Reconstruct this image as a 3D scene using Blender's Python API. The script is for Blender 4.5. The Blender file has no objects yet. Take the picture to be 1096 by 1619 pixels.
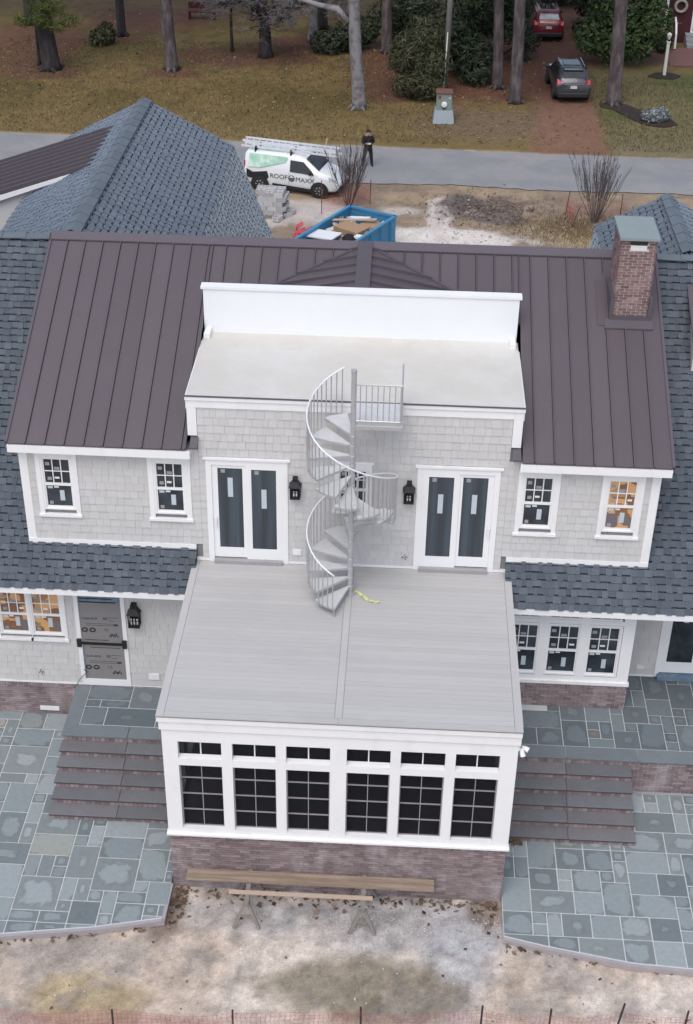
import bpy, bmesh, math, random
import numpy as np
from mathutils import Vector, Matrix

random.seed(7)
SC = bpy.context.scene
COL = SC.collection
R = math.radians
V = Vector

# ------------------------------------------------------------------ camera, sky, sun, exposure
CAM = V((0.0, -25.4, 22.87))
def camera():
    p, y, r = 0.580280474, 0.0402769131, 0.0182037479
    cy, sy, cp, sp = math.cos(y), math.sin(y), math.cos(p), math.sin(p)
    fwd = V((-sy * cp, cy * cp, -sp)); right = V((cy, sy, 0)); up = right.cross(fwd)
    cr, sr = math.cos(r), math.sin(r)
    X = right * cr + up * sr; Y = up * cr - right * sr; Z = -fwd
    cd = bpy.data.cameras.new('camera'); co = bpy.data.objects.new('camera', cd)
    M = Matrix((X, Y, Z)).transposed().to_4x4(); M.translation = CAM
    co.matrix_world = M
    cd.sensor_fit = 'VERTICAL'; cd.sensor_height = 36.0; cd.lens = 2238.125 / 1619 * 36.0
    cd.clip_start = 0.5; cd.clip_end = 2000
    COL.objects.link(co); SC.camera = co
    return X, Y, fwd
CX, CY, CF = camera()

world = bpy.data.worlds.new('World'); SC.world = world; world.use_nodes = True
wn = world.node_tree; wn.nodes.clear()
sky = wn.nodes.new('ShaderNodeTexSky'); sky.sky_type = 'NISHITA'; sky.sun_disc = False
SUN_EL, SUN_AZ = R(60), R(196)
sky.sun_elevation = SUN_EL; sky.sun_rotation = SUN_AZ
sky.air_density = 1.0; sky.dust_density = 2.5; sky.ozone_density = 1.0
hs = wn.nodes.new('ShaderNodeHueSaturation'); hs.inputs['Saturation'].default_value = 0.72
bg = wn.nodes.new('ShaderNodeBackground'); bg.inputs['Strength'].default_value = 0.145
wo = wn.nodes.new('ShaderNodeOutputWorld')
wn.links.new(sky.outputs[0], hs.inputs['Color']); wn.links.new(hs.outputs[0], bg.inputs['Color']); wn.links.new(bg.outputs[0], wo.inputs[0])

sd = bpy.data.lights.new('sun', 'SUN'); sd.energy = 0.85; sd.angle = R(42); sd.color = (1.0, 0.975, 0.945)
so = bpy.data.objects.new('sun', sd); COL.objects.link(so)
sdir = V((math.sin(SUN_AZ) * math.cos(SUN_EL), math.cos(SUN_AZ) * math.cos(SUN_EL), math.sin(SUN_EL)))
so.rotation_euler = sdir.to_track_quat('Z', 'Y').to_euler(); so.location = (0, -10, 60)

SC.view_settings.view_transform = 'Standard'; SC.view_settings.look = 'None'
SC.view_settings.gamma = 1.0; SC.view_settings.use_curve_mapping = False
SC.view_settings.exposure = 0.43
SC.render.engine = 'CYCLES'
SC.cycles.max_bounces = 6; SC.cycles.transparent_max_bounces = 12

# ------------------------------------------------------------------ materials
def nodes_of(m):
    nt = m.node_tree
    return nt, nt.nodes, nt.links
def mk(nodes, kind, **kw):
    n = nodes.new(kind)
    for k, v in kw.items():
        if k.startswith('i_'):
            key = k[2:]
            key = int(key) if key.isdigit() else key.replace('_', ' ')
            n.inputs[key].default_value = v
        else:
            setattr(n, k, v)
    return n
def c4(c): return (c[0], c[1], c[2], 1)

def math_n(N, L, op, a, b=None):
    n = mk(N, 'ShaderNodeMath', operation=op)
    for i, q in enumerate((a, b)):
        if q is None: continue
        if isinstance(q, (int, float)): n.inputs[i].default_value = q
        else: L.new(q, n.inputs[i])
    return n.outputs[0]
def ramp_n(N, L, x, a, b):
    n = mk(N, 'ShaderNodeMapRange', interpolation_type='SMOOTHSTEP')
    n.inputs['From Min'].default_value = a; n.inputs['From Max'].default_value = b
    L.new(x, n.inputs['Value']); return n.outputs['Result']
def mix_n(N, L, fac, a, b, mode='MIX'):
    n = mk(N, 'ShaderNodeMix', data_type='RGBA', blend_type=mode, clamp_result=False)
    for s, q in ((0, fac), (6, a), (7, b)):
        if isinstance(q, (int, float)): n.inputs[s].default_value = q
        elif isinstance(q, tuple): n.inputs[s].default_value = c4(q)
        else: L.new(q, n.inputs[s])
    return n.outputs[2]
def rand_n(N, L, seed=0.0):
    g = mk(N, 'ShaderNodeNewGeometry'); oi = mk(N, 'ShaderNodeObjectInfo')
    cb = mk(N, 'ShaderNodeCombineXYZ'); cb.inputs[2].default_value = seed
    L.new(oi.outputs['Random'], cb.inputs[0]); L.new(g.outputs['Random Per Island'], cb.inputs[1])
    w = mk(N, 'ShaderNodeTexWhiteNoise', noise_dimensions='3D'); L.new(cb.outputs[0], w.inputs['Vector'])
    return w.outputs['Value']
def noise_n(N, L, scale, detail=4, rough=0.6, vec=None, stretch=None):
    if vec is None: vec = mk(N, 'ShaderNodeNewGeometry').outputs['Position']
    if stretch:
        vm = mk(N, 'ShaderNodeVectorMath', operation='MULTIPLY'); vm.inputs[1].default_value = stretch
        L.new(vec, vm.inputs[0]); vec = vm.outputs[0]
    n = mk(N, 'ShaderNodeTexNoise'); n.inputs['Scale'].default_value = scale
    n.inputs['Detail'].default_value = detail; n.inputs['Roughness'].default_value = rough
    L.new(vec, n.inputs['Vector']); return n.outputs['Fac']

def mat(name, col, rough=0.7, metallic=0.0, var=0.12, scale=2.0, col2=None, piece=0.0, bump=0.0, bscale=40.0,
        stretch=None, spec=0.4, streak=None, mixlo=0.4, mixhi=0.65, piece_mix=None, coat=0.0, dirt=None, sheen=0.0):
    m = bpy.data.materials.new(name); m.use_nodes = True
    nt, N, L = nodes_of(m)
    b = N['Principled BSDF']
    b.inputs['Roughness'].default_value = rough; b.inputs['Metallic'].default_value = metallic
    b.inputs['Specular IOR Level'].default_value = spec
    if coat: b.inputs['Coat Weight'].default_value = coat
    n1 = noise_n(N, L, scale, 5, 0.62, stretch=stretch)
    c = None
    if col2: c = mix_n(N, L, ramp_n(N, L, n1, mixlo, mixhi), tuple(col), tuple(col2))
    if piece_mix:
        r2 = rand_n(N, L, 3.3)
        c = mix_n(N, L, ramp_n(N, L, r2, 0.25, 0.9), c if c is not None else tuple(col), tuple(piece_mix))
    if c is None:
        rgb = mk(N, 'ShaderNodeRGB'); rgb.outputs[0].default_value = c4(col); c = rgb.outputs[0]
    n2 = noise_n(N, L, scale * 7.3, 3, 0.6, stretch=stretch)
    f = math_n(N, L, 'ADD', math_n(N, L, 'MULTIPLY', n1, var * 2), math_n(N, L, 'MULTIPLY', n2, var * 1.4))
    f = math_n(N, L, 'ADD', f, 1 - var * 1.7)
    if piece:
        pr = math_n(N, L, 'MULTIPLY', math_n(N, L, 'SUBTRACT', rand_n(N, L, 0.0), 0.5), 2 * piece)
        f = math_n(N, L, 'ADD', f, pr)
    c = mix_n(N, L, 1.0, c, (1, 1, 1), 'MULTIPLY') if False else c
    vm = mk(N, 'ShaderNodeVectorMath', operation='SCALE'); L.new(c, vm.inputs[0]); L.new(f, vm.inputs['Scale'])
    out = vm.outputs[0]
    if dirt:
        n3 = noise_n(N, L, dirt[1], 4, 0.65, stretch=dirt[3] if len(dirt) > 3 else None)
        out = mix_n(N, L, math_n(N, L, 'MULTIPLY', ramp_n(N, L, n3, 0.5, 0.72), dirt[2]), out, tuple(dirt[0]))
    L.new(out, b.inputs['Base Color'])
    if sheen:
        b.inputs['Sheen Weight'].default_value = sheen; b.inputs['Sheen Roughness'].default_value = 0.35; b.inputs['Sheen Tint'].default_value = (0.75, 0.87, 1.0, 1)
    if bump:
        nb = noise_n(N, L, bscale, 4, 0.6, stretch=stretch)
        bn = mk(N, 'ShaderNodeBump'); bn.inputs['Strength'].default_value = bump; bn.inputs['Distance'].default_value = 0.02
        L.new(nb, bn.inputs['Height']); L.new(bn.outputs[0], b.inputs['Normal'])
    return m

M = {}
M['white'] = mat('white_paint', (0.82, 0.82, 0.82), 0.45, var=0.03, scale=1.2, dirt=((0.68, 0.68, 0.67), 2.2, 0.3, (1, 1, 0.4)))
M['white_flat'] = mat('white_membrane', (0.82, 0.83, 0.85), 0.6, var=0.03, scale=0.8)
M['membrane'] = mat('roof_membrane', (0.59, 0.565, 0.515), 0.8, var=0.06, scale=0.7, col2=(0.61, 0.595, 0.56), dirt=((0.52, 0.505, 0.47), 1.6, 0.35))
M['shake'] = mat('shake_paint', (0.56, 0.55, 0.54), 0.75, var=0.05, scale=3, piece=0.04, bump=0.12, bscale=30, stretch=(3, 3, 0.8))
M['shake_gap'] = mat('shake_backing', (0.22, 0.22, 0.225), 0.9)
M['metal_roof'] = mat('bronze_metal_roof', (0.130, 0.107, 0.114), 0.40, metallic=0.3, var=0.08, scale=1.1, piece=0.07, spec=0.5)
M['metal_trim'] = mat('bronze_metal_trim', (0.118, 0.103, 0.118), 0.5, metallic=0.25, var=0.04)
M['shingle'] = mat('asphalt_shingle', (0.067, 0.083, 0.105), 0.7, var=0.20, scale=1.1, piece=0.12, piece_mix=(0.088, 0.105, 0.125), bump=0.4, bscale=120, spec=0.5, sheen=1.0)
M['shingle_back'] = mat('shingle_underlay', (0.020, 0.025, 0.035), 0.95)
M['ridge_cap'] = mat('ridge_cap_shingle', (0.13, 0.155, 0.18), 0.9, var=0.15, scale=4, piece=0.08, bump=0.3, bscale=110, spec=0.25)
M['brick'] = mat('porch_brick', (0.215, 0.165, 0.168), 0.9, var=0.2, scale=1.1, piece=0.22, piece_mix=(0.285, 0.225, 0.225), bump=0.4, bscale=60,
                 dirt=((0.50, 0.45, 0.46), 1.3, 0.55, (1, 1, 0.5)))
M['brick_ch'] = mat('chimney_brick', (0.19, 0.118, 0.115), 0.9, var=0.2, scale=2, piece=0.3, piece_mix=(0.25, 0.16, 0.15), bump=0.4, bscale=60, dirt=((0.5, 0.44, 0.44), 3, 0.3))
M['mortar'] = mat('mortar', (0.42, 0.385, 0.37), 0.95, var=0.15, scale=6)
M['mortar_ch'] = mat('chimney_mortar', (0.62, 0.56, 0.55), 0.95, var=0.15, scale=6)
M['joint'] = mat('paver_joint', (0.54, 0.56, 0.57), 0.95, var=0.15, scale=4)
M['deck'] = mat('deck_board', (0.465, 0.455, 0.445), 0.65, var=0.10, scale=1.0, piece=0.045, stretch=(2.0, 36, 36), bump=0.1, bscale=4, dirt=((0.40, 0.39, 0.385), 0.8, 0.35, (0.6, 1, 1)))
M['deck_gap'] = mat('deck_joist', (0.12, 0.115, 0.115), 0.9)
M['galv'] = mat('galvanised_steel', (0.50, 0.505, 0.515), 0.40, metallic=0.5, var=0.12, scale=5)
M['galv_rail'] = mat('handrail_steel', (0.78, 0.79, 0.80), 0.4, metallic=0.2, var=0.05)
M['galv_tread'] = mat('galvanised_tread', (0.64, 0.64, 0.635), 0.6, metallic=0.08, var=0.14, scale=9, bump=0.3, bscale=160)
M['black'] = mat('black_metal', (0.014, 0.014, 0.016), 0.45, var=0.1)
M['candle'] = mat('candle_sleeve', (0.75, 0.75, 0.74), 0.5)
M['copper'] = mat('chimney_cap_stone', (0.235, 0.285, 0.285), 0.75, var=0.10, scale=2.5, bump=0.2)
M['plastic_white'] = mat('white_plastic', (0.78, 0.78, 0.78), 0.4)
M['plank'] = mat('weathered_plank', (0.25, 0.185, 0.135), 0.85, var=0.2, scale=1.5, stretch=(0.6, 8, 8), col2=(0.33, 0.26, 0.20), bump=0.3)
M['lumber'] = mat('pale_lumber', (0.46, 0.36, 0.28), 0.8, var=0.15, scale=2, stretch=(0.6, 8, 8), bump=0.2)
M['lumber_old'] = mat('grey_lumber', (0.24, 0.21, 0.185), 0.85, var=0.2, scale=3, bump=0.3)
M['tape'] = mat('caution_tape', (0.66, 0.66, 0.30), 0.5, var=0.2, scale=30)
M['sticker'] = mat('window_sticker', (0.50, 0.56, 0.60), 0.6, var=0.1)
M['sticker_w'] = mat('white_sticker', (0.75, 0.75, 0.75), 0.6, var=0.05)
M['sticker_g'] = mat('grey_sticker', (0.30, 0.31, 0.33), 0.6, var=0.5, scale=30)
M['wrap'] = mat('door_wrap_board', (0.235, 0.225, 0.225), 0.8, var=0.1, scale=2)
M['ink'] = mat('black_print', (0.02, 0.02, 0.02), 0.8)
M['bluefilm'] = mat('blue_film', (0.12, 0.2, 0.3), 0.4, var=0.3, scale=4, col2=(0.2, 0.24, 0.28))
M['rust_post'] = mat('rusty_steel', (0.11, 0.055, 0.045), 0.85, var=0.2)
M['dark_post'] = mat('dark_steel_post', (0.05, 0.03, 0.032), 0.8)
M['net'] = mat('red_safety_net', (0.50, 0.075, 0.09), 0.7, var=0.2)
M['dumpster'] = mat('blue_dumpster_paint', (0.055, 0.24, 0.42), 0.55, var=0.15, scale=1.5, dirt=((0.13, 0.2, 0.27), 2, 0.5))
M['dump_in'] = mat('dumpster_inside', (0.13, 0.18, 0.22), 0.7, var=0.3, scale=2, col2=(0.22, 0.23, 0.24))
M['cardboard'] = mat('cardboard', (0.36, 0.24, 0.15), 0.85, var=0.08)
M['foam'] = mat('white_foam', (0.72, 0.73, 0.74), 0.8, var=0.05)
M['debris'] = mat('rubbish', (0.3, 0.26, 0.23), 0.9, var=0.3, scale=5, piece=0.4, piece_mix=(0.5, 0.47, 0.45))
M['block'] = mat('concrete_block', (0.47, 0.46, 0.465), 0.95, var=0.15, scale=4, piece=0.22, bump=0.3)
M['leaf_litter'] = mat('leaf_litter', (0.115, 0.07, 0.045), 0.9, piece=0.5, piece_mix=(0.2, 0.145, 0.10), var=0.2)
M['leaf_pale'] = mat('pale_leaves', (0.26, 0.19, 0.10), 0.9, piece=0.3, var=0.2)
M['stones'] = mat('small_stones', (0.5, 0.47, 0.45), 0.95, piece=0.3, var=0.15)
M['asphalt'] = mat('old_asphalt', (0.235, 0.24, 0.25), 0.9, var=0.10, scale=0.5, col2=(0.27, 0.265, 0.265), bump=0.25, bscale=90, dirt=((0.33, 0.29, 0.28), 0.35, 0.5, (0.35, 1.4, 1)))
M['bark'] = mat('pine_bark', (0.075, 0.06, 0.062), 0.95, var=0.5, scale=4, col2=(0.13, 0.105, 0.105), bump=0.9, bscale=14, stretch=(1, 1, 0.3))
M['bark_dark'] = mat('dark_bark', (0.030, 0.026, 0.028), 0.95, var=0.3, scale=4, col2=(0.05, 0.043, 0.045), bump=0.9, bscale=14, stretch=(1, 1, 0.3))
M['bark_grey'] = mat('grey_bark', (0.26, 0.245, 0.25), 0.95, var=0.3, scale=3, col2=(0.12, 0.11, 0.112), bump=0.7, bscale=16)
M['pole_wood'] = mat('pole_wood', (0.20, 0.18, 0.175), 0.9, var=0.2, scale=3, stretch=(1, 1, 0.15))
M['twig'] = mat('grey_twigs', (0.16, 0.145, 0.145), 0.95, piece=0.35, var=0.2)
M['twig_brown'] = mat('brown_twigs', (0.10, 0.082, 0.082), 0.95, piece=0.3, var=0.2)
def leafmat(name, a, b):
    return mat(name, a, 0.75, var=0.15, scale=0.9, piece=0.45, piece_mix=b, spec=0.3)
M['leaf_dark'] = leafmat('dark_evergreen_leaves', (0.024, 0.036, 0.02), (0.045, 0.06, 0.03))
M['leaf_olive'] = leafmat('olive_shrub_leaves', (0.04, 0.045, 0.022), (0.075, 0.075, 0.036))
M['leaf_mag'] = leafmat('glossy_green_leaves', (0.032, 0.058, 0.02), (0.07, 0.105, 0.034))
M['leaf_silver'] = leafmat('silver_leaves', (0.16, 0.19, 0.20), (0.25, 0.28, 0.28))
M['needle'] = leafmat('pine_needles', (0.055, 0.075, 0.02), (0.11, 0.13, 0.035))
M['mulch'] = mat('bark_mulch', (0.035, 0.024, 0.022), 0.95, var=0.4, scale=9, bump=0.8)
M['box_green'] = mat('utility_green', (0.22, 0.27, 0.24), 0.6, var=0.1)
M['box_rust'] = mat('rusty_lid', (0.17, 0.075, 0.06), 0.8, var=0.3, scale=4)
M['pad'] = mat('grey_plinth', (0.30, 0.34, 0.37), 0.8, var=0.1)
M['van_white'] = mat('van_paint', (0.76, 0.78, 0.79), 0.25, var=0.02, coat=0.5)
M['van_green'] = mat('van_green_graphic', (0.36, 0.62, 0.47), 0.35, var=0.25, scale=2.5, col2=(0.6, 0.74, 0.66))
M['van_text'] = mat('van_lettering', (0.10, 0.11, 0.12), 0.5)
M['trim_black'] = mat('black_plastic', (0.018, 0.018, 0.02), 0.6)
M['tyre'] = mat('tyre_rubber', (0.022, 0.022, 0.023), 0.85)
M['rim'] = mat('wheel_rim', (0.5, 0.5, 0.52), 0.35, metallic=0.6)
M['rim_dirty'] = mat('dull_wheel', (0.36, 0.33, 0.34), 0.5, metallic=0.3)
M['suv'] = mat('charcoal_car_paint', (0.055, 0.06, 0.07), 0.25, metallic=0.4, var=0.02, coat=0.6)
M['redcar'] = mat('dark_red_car_paint', (0.16, 0.012, 0.02), 0.25, metallic=0.2, var=0.02, coat=0.6)
M['taillight'] = mat('red_lens', (0.42, 0.02, 0.03), 0.25)
M['chrome'] = mat('chrome', (0.6, 0.6, 0.62), 0.2, metallic=0.9)
M['plate'] = mat('plate_metal', (0.55, 0.55, 0.57), 0.5)
M['headlight'] = mat('clear_lens', (0.45, 0.48, 0.5), 0.15, metallic=0.3)
M['redhouse'] = mat('dark_red_siding', (0.06, 0.016, 0.018), 0.8, var=0.1)
M['wreath'] = mat('wreath_greenery', (0.3, 0.29, 0.27), 0.9, var=0.4, scale=12, bump=1)
M['greystone'] = mat('grey_stone', (0.26, 0.27, 0.28), 0.85, var=0.15, scale=3)
M['redpath'] = mat('red_brick_path', (0.17, 0.085, 0.075), 0.9, var=0.2, scale=6)
M['shed_wall'] = mat('pale_grey_siding', (0.33, 0.35, 0.37), 0.8, var=0.1)
M['shed_roof'] = mat('dark_shed_roof', (0.06, 0.05, 0.05), 0.9, var=0.2)
M['skin'] = mat('skin', (0.46, 0.29, 0.22), 0.6, var=0.03)
M['cloth_black'] = mat('black_cloth', (0.014, 0.013, 0.017), 0.85, var=0.15, scale=8)
M['hair'] = mat('dark_hair', (0.03, 0.018, 0.014), 0.8)
M['lampglass'] = mat('lamp_glass', (0.65, 0.64, 0.58), 0.25)
M['post_cream'] = mat('cream_post_paint', (0.66, 0.64, 0.56), 0.5, var=0.04)
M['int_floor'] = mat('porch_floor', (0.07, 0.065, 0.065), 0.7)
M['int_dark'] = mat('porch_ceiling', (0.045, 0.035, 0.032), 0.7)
M['threshold'] = mat('door_threshold', (0.38, 0.37, 0.38), 0.45, metallic=0.3)
M['seal_black'] = mat('black_wire', (0.02, 0.02, 0.02), 0.7)

def glass_mat(name, col, rough=0.06, col2=None, stretch=None):
    m = bpy.data.materials.new(name); m.use_nodes = True
    nt, N, L = nodes_of(m); b = N['Principled BSDF']
    b.inputs['Roughness'].default_value = rough; b.inputs['Specular IOR Level'].default_value = 0.6
    n1 = noise_n(N, L, 1.7, 3, 0.5, stretch=stretch)
    L.new(mix_n(N, L, ramp_n(N, L, n1, 0.35, 0.7), tuple(col), tuple(col2 or [q * 1.7 for q in col])), b.inputs['Base Color'])
    return m
M['glass'] = glass_mat('dark_window_glass', (0.014, 0.019, 0.026), 0.06, (0.045, 0.06, 0.075))
M['glass_door'] = glass_mat('door_glass', (0.034, 0.042, 0.050), 0.12, (0.058, 0.078, 0.098), (3.2, 1, 0.12))
M['glass_car'] = glass_mat('car_glass', (0.012, 0.014, 0.016))
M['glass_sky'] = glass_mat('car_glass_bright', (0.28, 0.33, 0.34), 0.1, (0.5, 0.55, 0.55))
def lit_mat():
    m = bpy.data.materials.new('lit_room_window'); m.use_nodes = True
    nt, N, L = nodes_of(m); b = N['Principled BSDF']
    b.inputs['Roughness'].default_value = 0.08
    pos = mk(N, 'ShaderNodeNewGeometry').outputs['Position']
    vo = mk(N, 'ShaderNodeTexVoronoi', distance='CHEBYCHEV'); vo.inputs['Scale'].default_value = 3.6; L.new(pos, vo.inputs['Vector'])
    sep = mk(N, 'ShaderNodeSeparateColor'); L.new(vo.outputs['Color'], sep.inputs[0])
    c = mix_n(N, L, ramp_n(N, L, sep.outputs[0], 0.3, 0.7), (0.16, 0.085, 0.05), (0.46, 0.26, 0.12))
    c = mix_n(N, L, ramp_n(N, L, sep.outputs[1], 0.75, 0.8), c, (0.12, 0.11, 0.12))
    L.new(c, b.inputs['Base Color']); L.new(c, b.inputs['Emission Color']); b.inputs['Emission Strength'].default_value = 0.22
    return m
M['glass_lit'] = lit_mat()
def screen_mat(alpha):
    m = bpy.data.materials.new('insect_screen'); m.use_nodes = True
    nt, N, L = nodes_of(m); b = N['Principled BSDF']
    b.inputs['Base Color'].default_value = (0.010, 0.011, 0.015, 1); b.inputs['Roughness'].default_value = 0.7; b.inputs['Specular IOR Level'].default_value = 0.15
    b.inputs['Alpha'].default_value = alpha
    return m
M['screen'] = screen_mat(0.64); M['screen_side'] = screen_mat(0.30)

def paver_mat(name, base, base2, tan, wet, dry_gain=1.35, stain=0.6):
    m = bpy.data.materials.new(name); m.use_nodes = True
    nt, N, L = nodes_of(m); b = N['Principled BSDF']
    b.inputs['Roughness'].default_value = 0.75; b.inputs['Specular IOR Level'].default_value = 0.35
    r1, r2, r3 = rand_n(N, L, 1.0), rand_n(N, L, 2.0), rand_n(N, L, 5.0)
    c = mix_n(N, L, r1, tuple(base), tuple(base2))
    c = mix_n(N, L, ramp_n(N, L, r3, 0.93, 1.0), c, tuple(tan))
    gen = mk(N, 'ShaderNodeTexCoord').outputs['Generated']
    sub = mk(N, 'ShaderNodeVectorMath', operation='SUBTRACT'); sub.inputs[1].default_value = (0.5, 0.5, 0.5); L.new(gen, sub.inputs[0])
    sx = mk(N, 'ShaderNodeSeparateXYZ'); L.new(sub.outputs[0], sx.inputs[0])
    ax = math_n(N, L, 'POWER', math_n(N, L, 'ABSOLUTE', sx.outputs[0]), 3.0)
    ay = math_n(N, L, 'POWER', math_n(N, L, 'ABSOLUTE', sx.outputs[1]), 3.0)
    d = math_n(N, L, 'POWER', math_n(N, L, 'ADD', ax, ay), 1 / 3.0)          # 0 centre .. 0.63 corner
    nz = noise_n(N, L, 2.3, 5, 0.6)
    d = math_n(N, L, 'ADD', d, math_n(N, L, 'MULTIPLY', math_n(N, L, 'SUBTRACT', nz, 0.5), 0.85))
    th = math_n(N, L, 'ADD', math_n(N, L, 'MULTIPLY', r2, 0.66), 0.05)
    dd = math_n(N, L, 'SUBTRACT', d, th)
    wetf = ramp_n(N, L, dd, -0.05, 0.05)                                       # 1 = still damp border
    edge = math_n(N, L, 'SUBTRACT', ramp_n(N, L, dd, -0.06, 0.0), ramp_n(N, L, dd, 0.02, 0.16))
    wf = math_n(N, L, 'MULTIPLY', wetf, stain)
    wf = math_n(N, L, 'ADD', wf, math_n(N, L, 'MULTIPLY', edge, 0.14))
    wetc = mk(N, 'ShaderNodeVectorMath', operation='SCALE'); L.new(c, wetc.inputs[0]); wetc.inputs['Scale'].default_value = wet
    c2 = mix_n(N, L, wf, c, wetc.outputs[0])
    n2 = noise_n(N, L, 9, 5, 0.65)
    f = math_n(N, L, 'ADD', math_n(N, L, 'MULTIPLY', n2, 0.35), 0.825)
    vm = mk(N, 'ShaderNodeVectorMath', operation='SCALE'); L.new(c2, vm.inputs[0]); L.new(f, vm.inputs['Scale'])
    L.new(vm.outputs[0], b.inputs['Base Color'])
    bn = mk(N, 'ShaderNodeBump'); bn.inputs['Strength'].default_value = 0.25; bn.inputs['Distance'].default_value = 0.01
    L.new(noise_n(N, L, 14, 4), bn.inputs['Height']); L.new(bn.outputs[0], b.inputs['Normal'])
    return m
M['paver'] = paver_mat('bluestone_paver', (0.20, 0.238, 0.252), (0.315, 0.352, 0.358), (0.32, 0.325, 0.295), 0.56)
M['paver_wet_shade'] = paver_mat('damp_shaded_bluestone', (0.135, 0.165, 0.185), (0.185, 0.215, 0.23), (0.19, 0.195, 0.185), 0.62, stain=0.55)  # darker copy: damp stone, with the landing's shade also put into the colour
M['riser'] = mat('riser_brick', (0.25, 0.185, 0.185), 0.9, var=0.2, scale=3, piece=0.3, piece_mix=(0.29, 0.23, 0.225))
M['tread'] = mat('bluestone_tread', (0.150, 0.154, 0.164), 0.7, var=0.18, scale=2, piece=0.10, piece_mix=(0.17, 0.165, 0.172), bump=0.25)
M['nosing_shade'] = mat('painted_edge_shade', (0.075, 0.07, 0.076), 0.7, var=0.3, scale=4)  # shade on the tread's front face, put into a darker strip colour
M['coping'] = mat('bluestone_coping', (0.165, 0.19, 0.205), 0.75, var=0.15, scale=2.2, piece=0.06, bump=0.25)
M['edging'] = mat('patio_edge_mortar', (0.36, 0.33, 0.335), 0.95, var=0.15, scale=4)

# ------------------------------------------------------------------ object helpers
WL = {}
def setp(o, label=None, cat=None, group=None, kind=None):
    if label: o['label'] = label
    if cat: o['category'] = cat
    if group: o['group'] = group
    if kind: o['kind'] = kind
def thing(name, label, cat, loc=(0, 0, 0), group=None, rotz=None):
    o = bpy.data.objects.new(name, None); COL.objects.link(o); o.empty_display_size = 0.1
    o.location = loc
    if rotz is not None: o.rotation_euler[2] = rotz
    WL[o.name] = V((0, 0, 0)) if rotz is not None else V(loc)      # a turned thing is built in its own frame
    setp(o, label, cat, group); return o

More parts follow.
